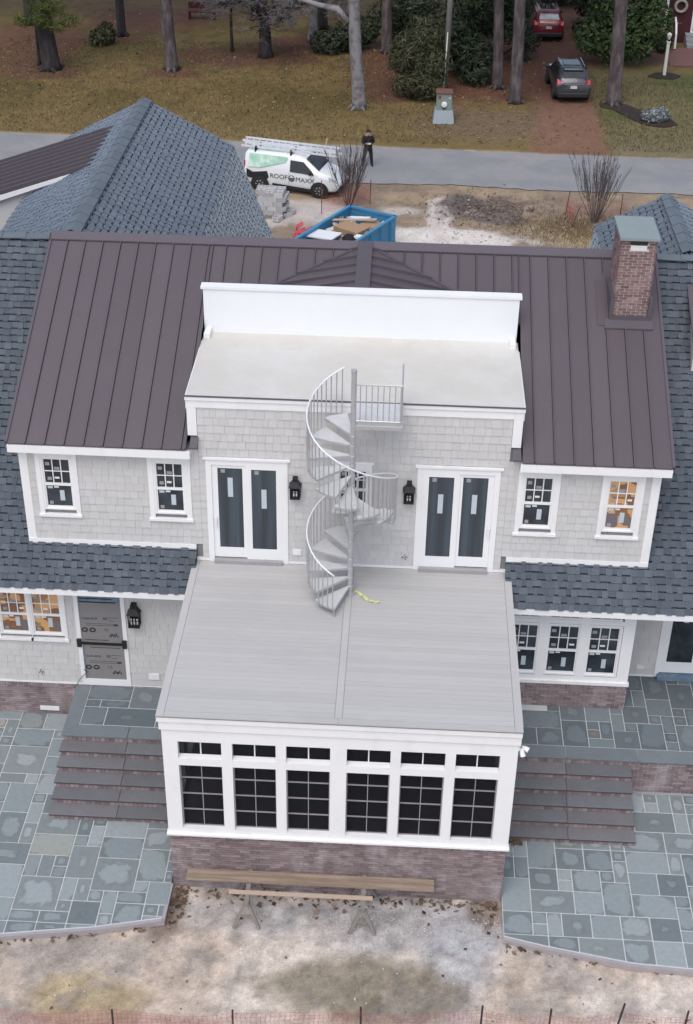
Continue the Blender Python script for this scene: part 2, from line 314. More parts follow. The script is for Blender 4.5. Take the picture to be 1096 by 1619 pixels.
class MB:
    def __init__(s): s.v = []; s.f = []
    def box(s, x0, y0, z0, x1, y1, z1):
        n = len(s.v)
        s.v += [(x0, y0, z0), (x1, y0, z0), (x1, y1, z0), (x0, y1, z0), (x0, y0, z1), (x1, y0, z1), (x1, y1, z1), (x0, y1, z1)]
        s.f += [tuple(n + i for i in q) for q in ((0, 3, 2, 1), (4, 5, 6, 7), (0, 1, 5, 4), (1, 2, 6, 5), (2, 3, 7, 6), (3, 0, 4, 7))]
        return s
    def obox(s, c, X, Y, Z):
        n = len(s.v); c = V(c); X = V(X); Y = V(Y); Z = V(Z)
        for k in (-1, 1):
            for a, b in ((-1, -1), (1, -1), (1, 1), (-1, 1)):
                s.v.append(tuple(c + X * a + Y * b + Z * k))
        s.f += [tuple(n + i for i in q) for q in ((0, 3, 2, 1), (4, 5, 6, 7), (0, 1, 5, 4), (1, 2, 6, 5), (2, 3, 7, 6), (3, 0, 4, 7))]
        return s
    def bar(s, a, b, w, h, up=(0, 0, 1)):
        a = V(a); b = V(b); d = b - a; L = d.length; d.normalize()
        u = V(up); side = d.cross(u)
        if side.length < 1e-4: side = d.cross(V((1, 0, 0)))
        side.normalize(); u = side.cross(d)
        return s.obox((a + b) / 2, d * L / 2, side * w / 2, u * h / 2)
    def prism(s, poly, vec):
        n = len(s.v); k = len(poly); vec = V(vec)
        s.v += [tuple(V(p)) for p in poly] + [tuple(V(p) + vec) for p in poly]
        s.f.append(tuple(n + i for i in range(k))[::-1]); s.f.append(tuple(n + k + i for i in range(k)))
        for i in range(k):
            j = (i + 1) % k; s.f.append((n + i, n + j, n + k + j, n + k + i))
        return s
    def tube(s, pts, r, n=6, caps=True, closed=False):
        pts = [V(p) for p in pts]; m = len(pts); rs = r if isinstance(r, (list, tuple)) else [r] * m
        base = len(s.v); ref = None
        for i, p in enumerate(pts):
            if closed: d = pts[(i + 1) % m] - pts[i - 1]
            else: d = pts[min(i + 1, m - 1)] - pts[max(i - 1, 0)]
            if d.length < 1e-9: d = V((0, 0, 1))
            d.normalize()
            if ref is None: ref = d.orthogonal().normalized()
            ref = (ref - d * ref.dot(d))
            if ref.length < 1e-6: ref = d.orthogonal()
            ref.normalize(); bi = d.cross(ref)
            for k in range(n):
                a = 2 * math.pi * k / n
                s.v.append(tuple(p + (ref * math.cos(a) + bi * math.sin(a)) * rs[i]))
        for i in range(m if closed else m - 1):
            i2 = (i + 1) % m
            for k in range(n):
                k2 = (k + 1) % n
                s.f.append((base + i * n + k, base + i * n + k2, base + i2 * n + k2, base + i2 * n + k))
        if caps and not closed:
            s.f.append(tuple(base + k for k in range(n))[::-1]); s.f.append(tuple(base + (m - 1) * n + k for k in range(n)))
        return s
    def lathe(s, prof, c, n=16, axis='z'):
        base = len(s.v); c = V(c)
        for r, h in prof:
            for k in range(n):
                a = 2 * math.pi * k / n; q = (r * math.cos(a), r * math.sin(a), h)
                if axis == 'y': q = (q[0], q[2], q[1])
                if axis == 'x': q = (q[2], q[0], q[1])
                s.v.append(tuple(c + V(q)))
        m = len(prof)
        for i in range(m - 1):
            for k in range(n):
                k2 = (k + 1) % n; s.f.append((base + i * n + k, base + i * n + k2, base + (i + 1) * n + k2, base + (i + 1) * n + k))
        s.f.append(tuple(base + k for k in range(n))[::-1]); s.f.append(tuple(base + (m - 1) * n + k for k in range(n)))
        return s
    def quad(s, a, b, c, d):
        n = len(s.v); s.v += [tuple(a), tuple(b), tuple(c), tuple(d)]; s.f.append((n, n + 1, n + 2, n + 3)); return s
    def build(s, name, m, parent=None, smooth=False, bevel=0, label=None, kind=None, recalc=True, cat=None, group=None):
        lo = V([min(p[i] for p in s.v) for i in range(3)]); hi = V([max(p[i] for p in s.v) for i in range(3)]); c = (lo + hi) / 2
        me = bpy.data.meshes.new(name); me.from_pydata([tuple(V(p) - c) for p in s.v], [], s.f)
        if recalc or bevel:
            bm = bmesh.new(); bm.from_mesh(me)
            bmesh.ops.recalc_face_normals(bm, faces=bm.faces)
            if bevel: bmesh.ops.bevel(bm, geom=bm.edges[:], offset=bevel, segments=1, affect='EDGES', profile=0.5)
            bm.to_mesh(me); bm.free()
        if smooth:
            me.polygons.foreach_set('use_smooth', [True] * len(me.polygons))
        me.materials.append(M[m] if isinstance(m, str) else m)
        o = bpy.data.objects.new(name, me); COL.objects.link(o)
        if parent: o.parent = parent; o.location = c - WL[parent.name]
        else: o.location = c
        WL[o.name] = c
        setp(o, label, cat, group, kind)
        return o

def part(name, m, parent, *boxes, **kw):
    b = MB()
    for q in boxes: b.box(*q)
    return b.build(name, m, parent, **kw)

UNIT = {}
def unit_box(m):
    if m not in UNIT:
        b = MB().box(-1, -1, -1, 1, 1, 1); me = bpy.data.meshes.new('piece'); me.from_pydata(b.v, [], b.f); me.materials.append(M[m]); UNIT[m] = me
    return UNIT[m]
BUDGET = {}
def in_view(p, margin=0.02):
    d = V(p) - CAM; z = d.dot(CF)
    if z < 1: return False
    x = d.dot(CX) / z * 2238.125 / 1096; y = d.dot(CY) / z * 2238.125 / 1619
    return abs(x) < 0.5 + margin and abs(y) < 0.5 + margin
def pieces(parent, name, plist, m, budget=None, limit=300, joined=None):
    """plist: (centre, X, Y, Z half vectors). The nearest in view become objects, the rest one stuff mesh."""
    left = limit - BUDGET.get(budget, 0) if budget else limit
    vis = [p for p in plist if in_view(p[0])]
    rest = [p for p in plist if not in_view(p[0])]
    vis.sort(key=lambda p: -(p[1].length * max(p[2].length, p[3].length)) / (p[0] - CAM).length_squared)
    one = vis[:max(0, left)]; rest += vis[max(0, left):]
    if budget: BUDGET[budget] = BUDGET.get(budget, 0) + len(one)
    me = unit_box(m)
    for c, X, Y, Z in one:
        o = bpy.data.objects.new(name, me); COL.objects.link(o); o.parent = parent
        if X.cross(Y).dot(Z) < 0: X = -X
        Mx = Matrix((X.normalized(), Y.normalized(), Z.normalized())).transposed()
        o.location = c - WL[parent.name]; o.rotation_euler = Mx.to_euler(); o.scale = (X.length, Y.length, Z.length)
    if rest:
        b = MB()
        for c, X, Y, Z in rest: b.obox(c, X, Y, Z)
        b.build(joined or name + 's', m, parent, kind='stuff', recalc=False)

def text(parent, s, size, origin, xdir, ydir, m, name='lettering', depth=0.004, align='LEFT', local=False):
    cu = bpy.data.curves.new('lettering', 'FONT'); cu.body = s; cu.size = size; cu.extrude = depth / 2; cu.align_x = align
    tmp = bpy.data.objects.new('lettering_curve', cu); me = bpy.data.meshes.new_from_object(tmp)
    bpy.data.objects.remove(tmp); bpy.data.curves.remove(cu)
    me.materials.clear(); me.materials.append(M[m])
    o = bpy.data.objects.new(name, me); COL.objects.link(o); o.parent = parent
    X = V(xdir).normalized(); Y = V(ydir).normalized(); Z = X.cross(Y)
    o.rotation_euler = Matrix((X, Y, Z)).transposed().to_euler(); o.location = V(origin) - WL[parent.name]
    WL[o.name] = V(origin)
    return o

def shingle_field(origin, u, v, width, length, exposure, wmin, wmax, t0=0.012, t1=0.034, rnd=random, gap=0.019):
    """pieces on a roof slope: origin at the eave's left end, u along the eave, v up the slope."""
    u = V(u).normalized(); v = V(v).normalized(); n = u.cross(v)
    if n.z < 0: n = -n
    out = []; rows = int(length / exposure + 0.999)
    for r in range(rows):
        a = r * exposure; x = -rnd.random() * wmin; up = rnd.random() < .5
        while x < width:
            w = rnd.uniform(wmin, wmax); x0 = max(x, 0); x1 = min(x + w, width); up = not up if rnd.random() < .85 else up
            lo = -0.010 if up else 0.022
            h = min(exposure - lo - (gap if up else gap * .5), length - a - lo)
            if x1 - x0 > 0.03 and h > .03:
                a_ = a + lo
                t = t1 if up else t0 + rnd.random() * 0.006
                tilt = (t * 0.6) / h
                vv = (v - n * tilt).normalized(); nn = u.cross(vv)
                if nn.dot(n) < 0: nn = -nn
                c = V(origin) + u * ((x0 + x1) / 2) + v * (a_ + h / 2 - rnd.random() * 0.006) + n * (t * 0.5 + 0.004)
                out.append((c, u * ((x1 - x0) / 2 - 0.0025), vv * (h / 2), nn * (t / 2)))
            x += w
    return out
def shake_field(x0, x1, z0, z1, y, holes, exposure=0.187, wmin=0.12, wmax=0.24, rnd=random):
    """painted shakes on a wall facing -y."""
    out = []; z = z0
    while z < z1 - 0.02:
        zt = min(z + exposure, z1); cuts = [(x0, x1)]
        for hx0, hx1, hz0, hz1 in holes:
            if hz0 < zt - 0.01 and hz1 > z + 0.01:
                nc = []
                for a, b in cuts:
                    if hx1 <= a or hx0 >= b: nc.append((a, b)); continue
                    if hx0 > a: nc.append((a, hx0))
                    if hx1 < b: nc.append((hx1, b))
                cuts = nc
        for a, b in cuts:
            x = a
            while x < b - 0.005:
                w = rnd.uniform(wmin, wmax)
                if b - (x + w) < wmin * 0.6: w = b - x
                t = 0.028 + rnd.random() * 0.008; lo = z + (rnd.random() - 0.5) * 0.0015
                zz = (lo + zt + 0.012) / 2
                X = V((max(w / 2 - 0.0013, 0.01), 0, 0)); Z = V((0, 0.07, 1)).normalized() * ((zt + 0.012 - lo) / 2); Y = X.normalized().cross(Z.normalized()) * (t / 2)
                out.append((V((x + w / 2, y - t / 2 - 0.005, zz)), X, Y, Z))
                x += w
        z += exposure
    return out
def brick_field(p0, u, length, z0, z1, n, L=0.203, Hc=0.0665, joint=0.011, proud=0.012, rnd=random, zs=None):
    """running-bond bricks on a vertical wall: p0 left end, u along, n outward."""
    u = V(u).normalized(); n = V(n).normalized(); out = []; z = z0; r = 0
    while z < z1 - 0.02:
        h = min(Hc, z1 - z) - joint; x = -(L / 2 if r % 2 else 0)
        while x < length:
            a = max(x, 0); b = min(x + L - joint, length)
            if b - a > 0.03:
                c = V(p0) + u * ((a + b) / 2) + n * (proud / 2 + rnd.uniform(-0.002, 0.002) - 0.01); c.z = z + h / 2
                out.append((c, u * ((b - a) / 2), n * (proud / 2 + 0.01), V((0, 0, h / 2))))
            x += L
        z += Hc; r += 1
    return out
def soldier_field(p0, u, length, z0, z1, n, w=0.0665, joint=0.012, proud=0.02):
    u = V(u).normalized(); n = V(n).normalized(); out = []; x = 0
    while x < length:
        b = min(x + w - joint, length)
        c = V(p0) + u * ((x + b) / 2) + n * (proud / 2 - 0.01); c.z = (z0 + z1) / 2
        out.append((c, u * ((b - x) / 2), n * (proud / 2 + 0.01), V((0, 0, (z1 - z0) / 2)))); x += w
    return out

# ------------------------------------------------------------------ ground, road
def lattice(nx, ny, seed):
    return np.random.RandomState(seed).rand(ny, nx)
def vnoise(x, y, scale, seed, octaves=4):
    out = 0; amp = 1; tot = 0
    for o in range(octaves):
        g = lattice(256, 256, seed + o); fx = x / scale * 2 ** o + 1000; fy = y / scale * 2 ** o + 1000
        ix = np.floor(fx).astype(int); iy = np.floor(fy).astype(int); tx = fx - ix; ty = fy - iy
        tx = tx * tx * (3 - 2 * tx); ty = ty * ty * (3 - 2 * ty)
        a = g[iy % 256, ix % 256]; b = g[iy % 256, (ix + 1) % 256]; c = g[(iy + 1) % 256, ix % 256]; d = g[(iy + 1) % 256, (ix + 1) % 256]
        out = out + amp * ((a * (1 - tx) + b * tx) * (1 - ty) + (c * (1 - tx) + d * tx) * ty); tot += amp; amp *= 0.55
    return out / tot
def road_c(x): return 39.4 - 0.022 * (x + 3)       # road centre line, y at x
def build_ground():
    xs = np.concatenate([[-400, -200, -100, -60, -45], np.arange(-32, -9.9, 0.2), np.arange(-9.9, 9.0, 0.1), np.arange(9.0, 26.01, 0.2), [35, 50, 100, 200, 400]])
    ys = np.concatenate([[-300, -120, -50, -25, -16], np.arange(-12, 10, 0.11), np.arange(10, 27, 0.6), np.arange(27, 76, 0.2), [90, 120, 200, 400]])
    X, Y = np.meshgrid(xs, ys); nx, ny = len(xs), len(ys)
    A = lambda *c: np.array(c)[None, None, :]
    n1 = vnoise(X, Y, 2.2, 1); n2 = vnoise(X, Y, 0.7, 20); n3 = vnoise(X, Y, 6.0, 40); n4 = vnoise(X, Y, 1.2, 60); n5 = vnoise(X, Y, 0.35, 80, 3)
    def sm(v, a, b):
        t = np.clip((v - a) / (b - a), 0, 1); return (t * t * (3 - 2 * t))[..., None]
    def ell(cx, cy, rx, ry, rag=0.35, soft=0.25):
        d = np.sqrt(((X - cx) / rx) ** 2 + ((Y - cy) / ry) ** 2) + (n4 - 0.5) * 2 * rag + (n5 - 0.5) * rag
        return 1 - sm(d, 1 - soft, 1 + soft)
    col = np.ones(X.shape + (3,)) * A(0.46, 0.38, 0.31)
    mix = lambda c, f: col * (1 - f) + A(*c) * f
    # --- dirt yard in front of the porch
    col = mix((0.56, 0.49, 0.425), sm(n1, 0.45, 0.62))
    col = mix((0.32, 0.285, 0.255), sm(n2, 0.50, 0.70) * 0.7)
    col = mix((0.33, 0.325, 0.33), ell(0.9, -5.75, 3.0, 0.75, 0.5, 0.4) * 0.75)
    col = mix((0.40, 0.405, 0.42), ell(1.6, -6.6, 0.6, 1.3, 0.4, 0.5) * 0.7)
    col = mix((0.33, 0.325, 0.325), ell(-2.6, -5.7, 1.6, 0.5, 0.5, 0.4) * 0.6)
    col = mix((0.205, 0.175, 0.125), ell(-0.2, -7.45, 2.0, 0.75, 0.30, 0.25) * 0.85)
    col = mix((0.36, 0.28, 0.15), ell(-5.6, -8.0, 1.1, 0.55, 0.35, 0.4) * 0.7)
    col = mix((0.36, 0.245, 0.20), ell(-4.4, -8.6, 2.0, 0.35, 0.4, 0.5) * 0.6)
    col = mix((0.20, 0.15, 0.12), ell(-4.35, -5.6, 0.35, 0.9, 0.4, 0.3) * 0.8)
    col = mix((0.18, 0.14, 0.11), ell(2.2, -5.3, 0.45, 0.45, 0.4, 0.3) * 0.8)
    spots = sm(vnoise(X, Y, 0.45, 100, 2), 0.70, 0.78)
    col = np.where((Y < 0)[..., None], mix((0.23, 0.20, 0.18), spots * 0.55), col)
    # --- back verge between house and road
    verge = sm(Y, 9.8, 10.2) * (1 - sm(Y, 41.0, 41.4))
    vc = np.ones_like(col) * A(0.24, 0.185, 0.135)
    vc = vc * (1 - sm(n1, .45, .65)) + A(0.31, 0.235, 0.16) * sm(n1, .45, .65)
    vc = vc * (1 - .5 * sm(n2, .5, .7)) + A(0.17, 0.13, 0.10) * .5 * sm(n2, .5, .7)
    col = col * (1 - verge) + vc * verge
    col = mix((0.60, 0.55, 0.50), ell(2.0, 30.6, 3.6, 1.1, 0.55, 0.25))
    col = mix((0.56, 0.50, 0.46), ell(1.5, 33.3, 0.55, 2.4, 0.6, 0.3) * 0.9)
    col = mix((0.52, 0.47, 0.44), ell(-5.0, 33.0, 2.4, 1.3, 0.6, 0.35) * 0.8)
    col = mix((0.52, 0.47, 0.43), ell(-0.3, 33.6, 1.0, 0.5, 0.6, 0.35) * 0.7)
    col = mix((0.13, 0.11, 0.105), ell(3.6, 33.9, 1.9, 1.5, 0.55, 0.3) * 0.85)
    col = mix((0.12, 0.10, 0.095), ell(2.6, 34.8, 1.1, 1.0, 0.5, 0.3) * 0.8)
    col = mix((0.27, 0.235, 0.215), ell(3.0, 33.7, 0.45, 0.4, 0.2, 0.2))
    col = mix((0.34, 0.27, 0.15), ell(7.6, 31.6, 2.2, 1.1, 0.5, 0.4) * 0.7)
    col = mix((0.20, 0.15, 0.115), ell(-1.0, 36.4, 3.0, 0.45, 0.5, 0.4) * 0.6)
    # --- lawn across the road
    lawn = sm(Y - road_c(X), 2.2, 2.9)
    lc = np.ones_like(col) * A(0.112, 0.081, 0.028)
    lc = lc * (1 - sm(n3, .4, .62)) + A(0.158, 0.110, 0.043) * sm(n3, .4, .62)
    lc = lc * (1 - .5 * sm(n2, .5, .72)) + A(0.060, 0.057, 0.020) * .5 * sm(n2, .5, .72)
    lc = lc * (1 - .6 * (1 - sm(Y, 43, 50))) + A(0.19, 0.138, 0.060) * .6 * (1 - sm(Y, 43, 50))
    col = col * (1 - lawn) + lc * lawn
    straw = (0.120, 0.055, 0.038)
    for e in ((-20.5, 52.6, 2.0, 1.2), (-13.3, 53.2, 1.5, .9), (-9.8, 56.8, 4.6, 1.9), (-22.5, 58, 3.2, 5.5), (-16.5, 64.5, 4.0, 3.0), (-6, 60, 3, 2), (-1.5, 56, 2.0, 5), (-0.8, 50.4, 1.5, 1.5), (3, 53, 4.5, 3.5), (6.5, 60, 5, 9), (-17.3, 60.2, 1.3, .8)):
        col = mix(straw, ell(e[0], e[1], e[2], e[3], .35, .35) * .85)
    col = mix((0.155, 0.11, 0.075), ell(4.2, 45.8, 4.0, 2.5, .4, .5) * .75)
    # straw covered driveway
    dx = (X - (7.9 + 0.05 * (Y - 42))) / 1.75 + (n4 - .5) * .5 + (n5 - .5) * .3
    drv = (1 - sm(np.abs(dx), .75, 1.2)) * sm(Y - road_c(X), 2.2, 2.8)
    dcol = np.ones_like(col) * A(0.19, 0.105, 0.07)
    dcol = dcol * (1 - sm(Y, 47, 53)) + A(0.10, 0.052, 0.038) * sm(Y, 47, 53)
    col = col * (1 - drv) + dcol * drv
    # right lawn, greener
    rl = sm(X, 9.3, 10.4) * sm(Y - road_c(X), 2.3, 3.0) * (1 - sm(Y, 55, 58))
    rc = np.ones_like(col) * A(0.15, 0.125, 0.062)
    rc = rc * (1 - sm(n1, .45, .65)) + A(0.10, 0.105, 0.04) * sm(n1, .45, .65)
    rc = rc * (1 - .6 * (1 - sm(Y, 42.5, 45))) + A(0.19, 0.155, 0.10) * .6 * (1 - sm(Y, 42.5, 45))
    col = col * (1 - rl) + rc * rl
    col = mix((0.05, 0.10, 0.02), ell(16.4, 51, 1.0, 3.0, .15, .2) * .5)
    col = mix((0.09, 0.05, 0.045), ell(15.5, 59.5, 3.0, 2.2, .2, .3) * .8)
    far = sm(Y, 62, 68)
    col = col * (1 - far * .6) + A(0.055, 0.036, 0.028) * far * .6
    n6 = vnoise(X, Y, 0.22, 130, 3)
    col *= (0.80 + 0.40 * n5)[..., None]
    col = np.where((Y < 0)[..., None], col * (0.62 + 0.76 * n6)[..., None], col)
    lift = np.where((Y < -5.4) & (Y > -12), (n4 - .5) * .06 + (n5 - .5) * .06 + (n6 - .5) * .03, 0)
    lift = np.where((Y > 30) & (Y < 36.0), (n4 - .5) * .10, lift)
    Z = lift - 0.015
    verts = np.stack([X, Y, Z], -1).reshape(-1, 3)
    idx = np.arange(nx * ny).reshape(ny, nx)
    faces = np.stack([idx[:-1, :-1], idx[:-1, 1:], idx[1:, 1:], idx[1:, :-1]], -1).reshape(-1, 4)
    me = bpy.data.meshes.new('ground')
    me.vertices.add(len(verts)); me.vertices.foreach_set('co', verts.ravel())
    me.loops.add(faces.size); me.loops.foreach_set('vertex_index', faces.ravel())
    me.polygons.add(len(faces)); me.polygons.foreach_set('loop_start', np.arange(0, faces.size, 4)); me.polygons.foreach_set('loop_total', np.full(len(faces), 4))
    me.update()
    at = me.color_attributes.new('soil', 'FLOAT_COLOR', 'POINT')
    at.data.foreach_set('color', np.concatenate([col.reshape(-1, 3), np.ones((len(verts), 1))], 1).ravel())
    m = bpy.data.materials.new('soil_and_grass'); m.use_nodes = True; nt, N, L = nodes_of(m); b = N['Principled BSDF']
    b.inputs['Roughness'].default_value = 0.95; b.inputs['Specular IOR Level'].default_value = 0.2
    a = mk(N, 'ShaderNodeAttribute'); a.attribute_name = 'soil'
    f1 = noise_n(N, L, 7.0, 6, 0.75); f2 = noise_n(N, L, 26.0, 5, 0.8)
    f = math_n(N, L, 'ADD', math_n(N, L, 'MULTIPLY', f1, 1.1), math_n(N, L, 'MULTIPLY', f2, 1.3)); f3 = ramp_n(N, L, noise_n(N, L, 11.0, 5, 0.75), 0.56, 0.72)
    f = math_n(N, L, 'ADD', f, -0.13); f = math_n(N, L, 'SUBTRACT', f, math_n(N, L, 'MULTIPLY', f3, 0.28))
    vm = mk(N, 'ShaderNodeVectorMath', operation='SCALE'); L.new(a.outputs['Color'], vm.inputs[0]); L.new(f, vm.inputs['Scale']); L.new(vm.outputs[0], b.inputs['Base Color'])
    bn = mk(N, 'ShaderNodeBump'); bn.inputs['Strength'].default_value = 0.6; bn.inputs['Distance'].default_value = 0.04
    L.new(noise_n(N, L, 9, 6, 0.7), bn.inputs['Height']); L.new(bn.outputs[0], b.inputs['Normal'])
    me.materials.append(m)
    o = bpy.data.objects.new('ground', me); COL.objects.link(o); o['kind'] = 'structure'
    rb = MB(); xs = np.arange(-80, 80.1, 0.5); rr = random.Random(5); pv = None
    for x in xs:
        y0 = road_c(x) - 2.45 + rr.uniform(-.09, .09) + 0.12 * math.sin(x * .7); y1 = road_c(x) + 2.4 + rr.uniform(-.08, .08)
        cur = ((x, y0, 0.02), (x, y1, 0.02))
        if pv: rb.quad(pv[0], cur[0], cur[1], pv[1])
        pv = cur
    rb.build('road', 'asphalt', kind='structure', recalc=False)
build_ground()

# ------------------------------------------------------------------ house
HOUSE = thing('house', 'large grey shake and shingle house with bronze metal roof and white trim', 'house', (-0.9, 0, 0))
Z_D = 4.81            # porch roof deck
XR0, XR1 = -8.15, 5.70   # metal dormer roof ends
EY, EZ, RY, RZ = -0.30, 7.79, 5.10, 10.22
MS = (RZ - EZ) / (RY - EY)
def mz(y): return EZ + MS * (y - EY)
def sz(y): return 5.15 + y
wall = part('wall', 'shake_gap', HOUSE,
            (-13, 0, 0, -4.31, 0.2, 5.12), (-4.31, 0, 0, 2.52, 0.2, 8.70), (2.52, 0, 0, 5.52, 0.2, 5.12),
            (-7.98, 0, 5.12, -4.31, 0.2, 7.70), (2.52, 0, 5.12, 5.52, 0.2, 7.70),
            (5.52, 1.21, 0, 11, 1.4, 4.75), (5.32, 0.2, 0, 5.52, 1.21, 4.75),
            (-13, 9.8, 0, 11, 10.0, 5.1), (-4.31, 0.2, 5.1, -4.13, 2.86, 8.9), (2.34, 0.2, 5.1, 2.52, 2.86, 8.9))
for x in (-13, 10.8):
    MB().prism([(x, 0.2, 0), (x, 9.8, 0), (x, 9.8, 5.1), (x, 5.03, 10.05), (x, 0.2, 5.2)], (0.2, 0, 0)).build('gable_wall', 'shake', HOUSE)
for x in (-7.98, 5.32):
    MB().prism([(x, 0.2, 5.2), (x, 5.0, 10.0), (x, 0.2, 7.75)], (0.2, 0, 0)).build('cheek_wall', 'shake', HOUSE)

# glazing zones to keep shakes away from (casing mid lines)
UW = [(-7.66, -6.77), (-5.26, -4.35), (2.58, 3.46), (4.33, 5.22)]
holes = [(a + .04, b - .04, 5.90, 7.42) for a, b in UW]
DW = [(-4.02, -2.28), (0.46, 2.20)]
holes += [(a + .04, b - .04, 4.7, 7.42) for a, b in DW]
holes += [(-1.28, -0.52, 6.28, 7.42)]
holes += [(-7.14, -6.02, 1.0, 4.3), (-9.1, -7.40, 2.42, 4.3)]
sh = shake_field(-4.16, 2.36, 4.88, 8.68, 0, holes) + shake_field(-7.86, -4.16, 5.24, 7.62, 0, holes) + shake_field(2.36, 5.40, 5.24, 7.62, 0, holes)
sh2 = shake_field(-10.8, -4.32, 1.12, 4.22, 0, holes) + shake_field(5.54, 8.5, 1.12, 4.25, 1.21, [(6.36, 7.6, 1.0, 4.3)])
pieces(wall, 'shake', sh + sh2, 'shake', 'shake', 300, 'shakes')

# white trim boards
part('baseboard', 'white', HOUSE, (-4.30, -0.045, 4.812, 2.50, -0.002, 4.88))
part('corner_board', 'white', HOUSE, (-4.36, -0.05, 7.99, -4.165, 0.0, 8.66))
part('corner_board', 'white', HOUSE, (2.365, -0.05, 7.99, 2.56, 0.0, 8.66))
part('corner_board', 'white', HOUSE, (-8.0, -0.05, 5.16, -7.82, 0.05, 7.56))
part('corner_board', 'white', HOUSE, (5.36, -0.05, 5.16, 5.54, 0.05, 7.56))
part('skirt_trim', 'white', HOUSE, (-8.0, -0.06, 5.09, -4.30, -0.002, 5.235))
part('skirt_trim', 'white', HOUSE, (2.47, -0.06, 5.09, 5.54, -0.002, 5.235))
part('sill_board', 'white', HOUSE, (-10.8, -0.05, 1.08, -7.17, -0.002, 1.135))
part('sill_board', 'white', HOUSE, (-6.01, -0.04, 1.08, -4.30, -0.002, 1.15))
part('sill_board', 'white', HOUSE, (5.54, 1.16, 1.08, 6.36, 1.208, 1.13))
# box fascia under the flat roof
part('fascia', 'white', HOUSE, (-4.36, -0.055, 8.66, 2.56, 0.0, 8.84), (-4.385, -0.085, 8.84, 2.585, 0.0, 8.925))
part('side_fascia', 'white', HOUSE, (-4.385, 0.0, 8.60, -4.31, 2.5, 8.925))
part('side_fascia', 'white', HOUSE, (2.52, 0.0, 8.60, 2.585, 2.5, 8.925))
part('flat_roof', 'membrane', HOUSE, (-4.36, -0.06, 8.925, 2.56, 2.88, 8.95))
part('drip_edge', 'metal_trim', HOUSE, (-4.39, -0.10, 8.927, 2.59, -0.06, 8.945))
part('parapet', 'white_flat', HOUSE, (-4.36, 2.88, 8.6, 2.53, 3.06, 9.985))
part('parapet_cap', 'white', HOUSE, (-4.41, 2.85, 9.985, 2.58, 3.09, 10.04))
part('parapet_return', 'white_flat', HOUSE, (-4.33, 2.52, 8.955, -4.20, 2.878, 9.07))
part('parapet_return', 'white_flat', HOUSE, (2.375, 2.52, 8.955, 2.50, 2.878, 9.07))

# --- metal dormer roof, one pan at a time
metal = part('metal_roof', 'metal_trim', HOUSE, (XR0 + .05, 4.9, 9.85, XR1 - .05, 5.2, 10.0))
du = V((0, RY - EY, RZ - EZ)).normalized(); dn = V((0, -du.z, du.y))
def pan(x0, x1, ya, yb, seam=True):
    a = V((0, ya, mz(ya))); b = V((0, yb, mz(yb))); t = dn * -0.05
    m = MB().prism([(x0 + .017, a.y, a.z), (x1 - .017, a.y, a.z), (x1 - .017, b.y, b.z), (x0 + .017, b.y, b.z)], t)
    m.build('metal_panel', 'metal_roof', metal)
    if seam:
        q0, q1 = a + dn * -.045, b + dn * -.045
        s = MB().prism([(x1 - .009, q0.y, q0.z), (x1 + .009, q0.y, q0.z), (x1 + .009, q1.y, q1.z), (x1 - .009, q1.y, q1.z)], dn * 0.088)
        s.build('standing_seam', 'metal_trim', metal)
x = XR0
while x < XR1 - .02:
    x1 = min(x + 0.4075, XR1)
    if x1 <= -4.30: pan(x, x1, EY, RY, x1 < XR1 - .05 and x1 < -4.4)
    elif x >= 2.55: pan(x, x1, EY, RY, x1 < XR1 - .05)
    elif x < -4.30: pan(x, -4.39, EY, RY, True); pan(-4.39, x1, 3.07, RY)
    elif x1 > 2.55: pan(x, 2.59, 3.07, RY, True); pan(2.59, x1, EY, RY)
    else: pan(x, x1, 3.07, RY)
    x = x1
rb = MB()
rb.prism([(XR0, RY - .20, mz(RY - .20) + .05), (XR0, RY - .20, mz(RY - .20) + .02), (XR0, RY, RZ + .01), (XR0, RY + .16, RZ - .10), (XR0, RY + .16, RZ - .07), (XR0, RY, RZ + .075)], (XR1 - XR0, 0, 0))
rb.build('ridge_cap', 'metal_trim', metal)
for x in (XR0, XR1):
    MB().prism([(x - .03, EY, EZ + .035), (x + .03, EY, EZ + .035), (x + .03, RY, RZ + .035), (x - .03, RY, RZ + .035)], dn * -0.12).build('rake_trim', 'metal_trim', metal)
part('eave_fascia', 'white', HOUSE, (XR0 + .01, -0.305, 7.56, -4.30, -0.24, 7.735), (XR0 + .04, -0.24, 7.56, -4.30, -0.0, 7.60))
part('eave_fascia', 'white', HOUSE, (2.57, -0.305, 7.56, XR1 - .01, -0.24, 7.735), (2.57, -0.24, 7.56, XR1 - .04, -0.0, 7.60))
MB().prism([(-4.30, -.30, 7.80), (-4.14, -.30, 7.80), (-4.14, -.02, 7.93), (-4.30, -.02, 7.93)], (0, 0, .035)).build('kickout_flashing', 'metal_trim', metal)
MB().prism([(2.40, -.30, 7.80), (2.57, -.30, 7.80), (2.57, -.02, 7.93), (2.40, -.02, 7.93)], (0, 0, .035)).build('kickout_flashing', 'metal_trim', metal)
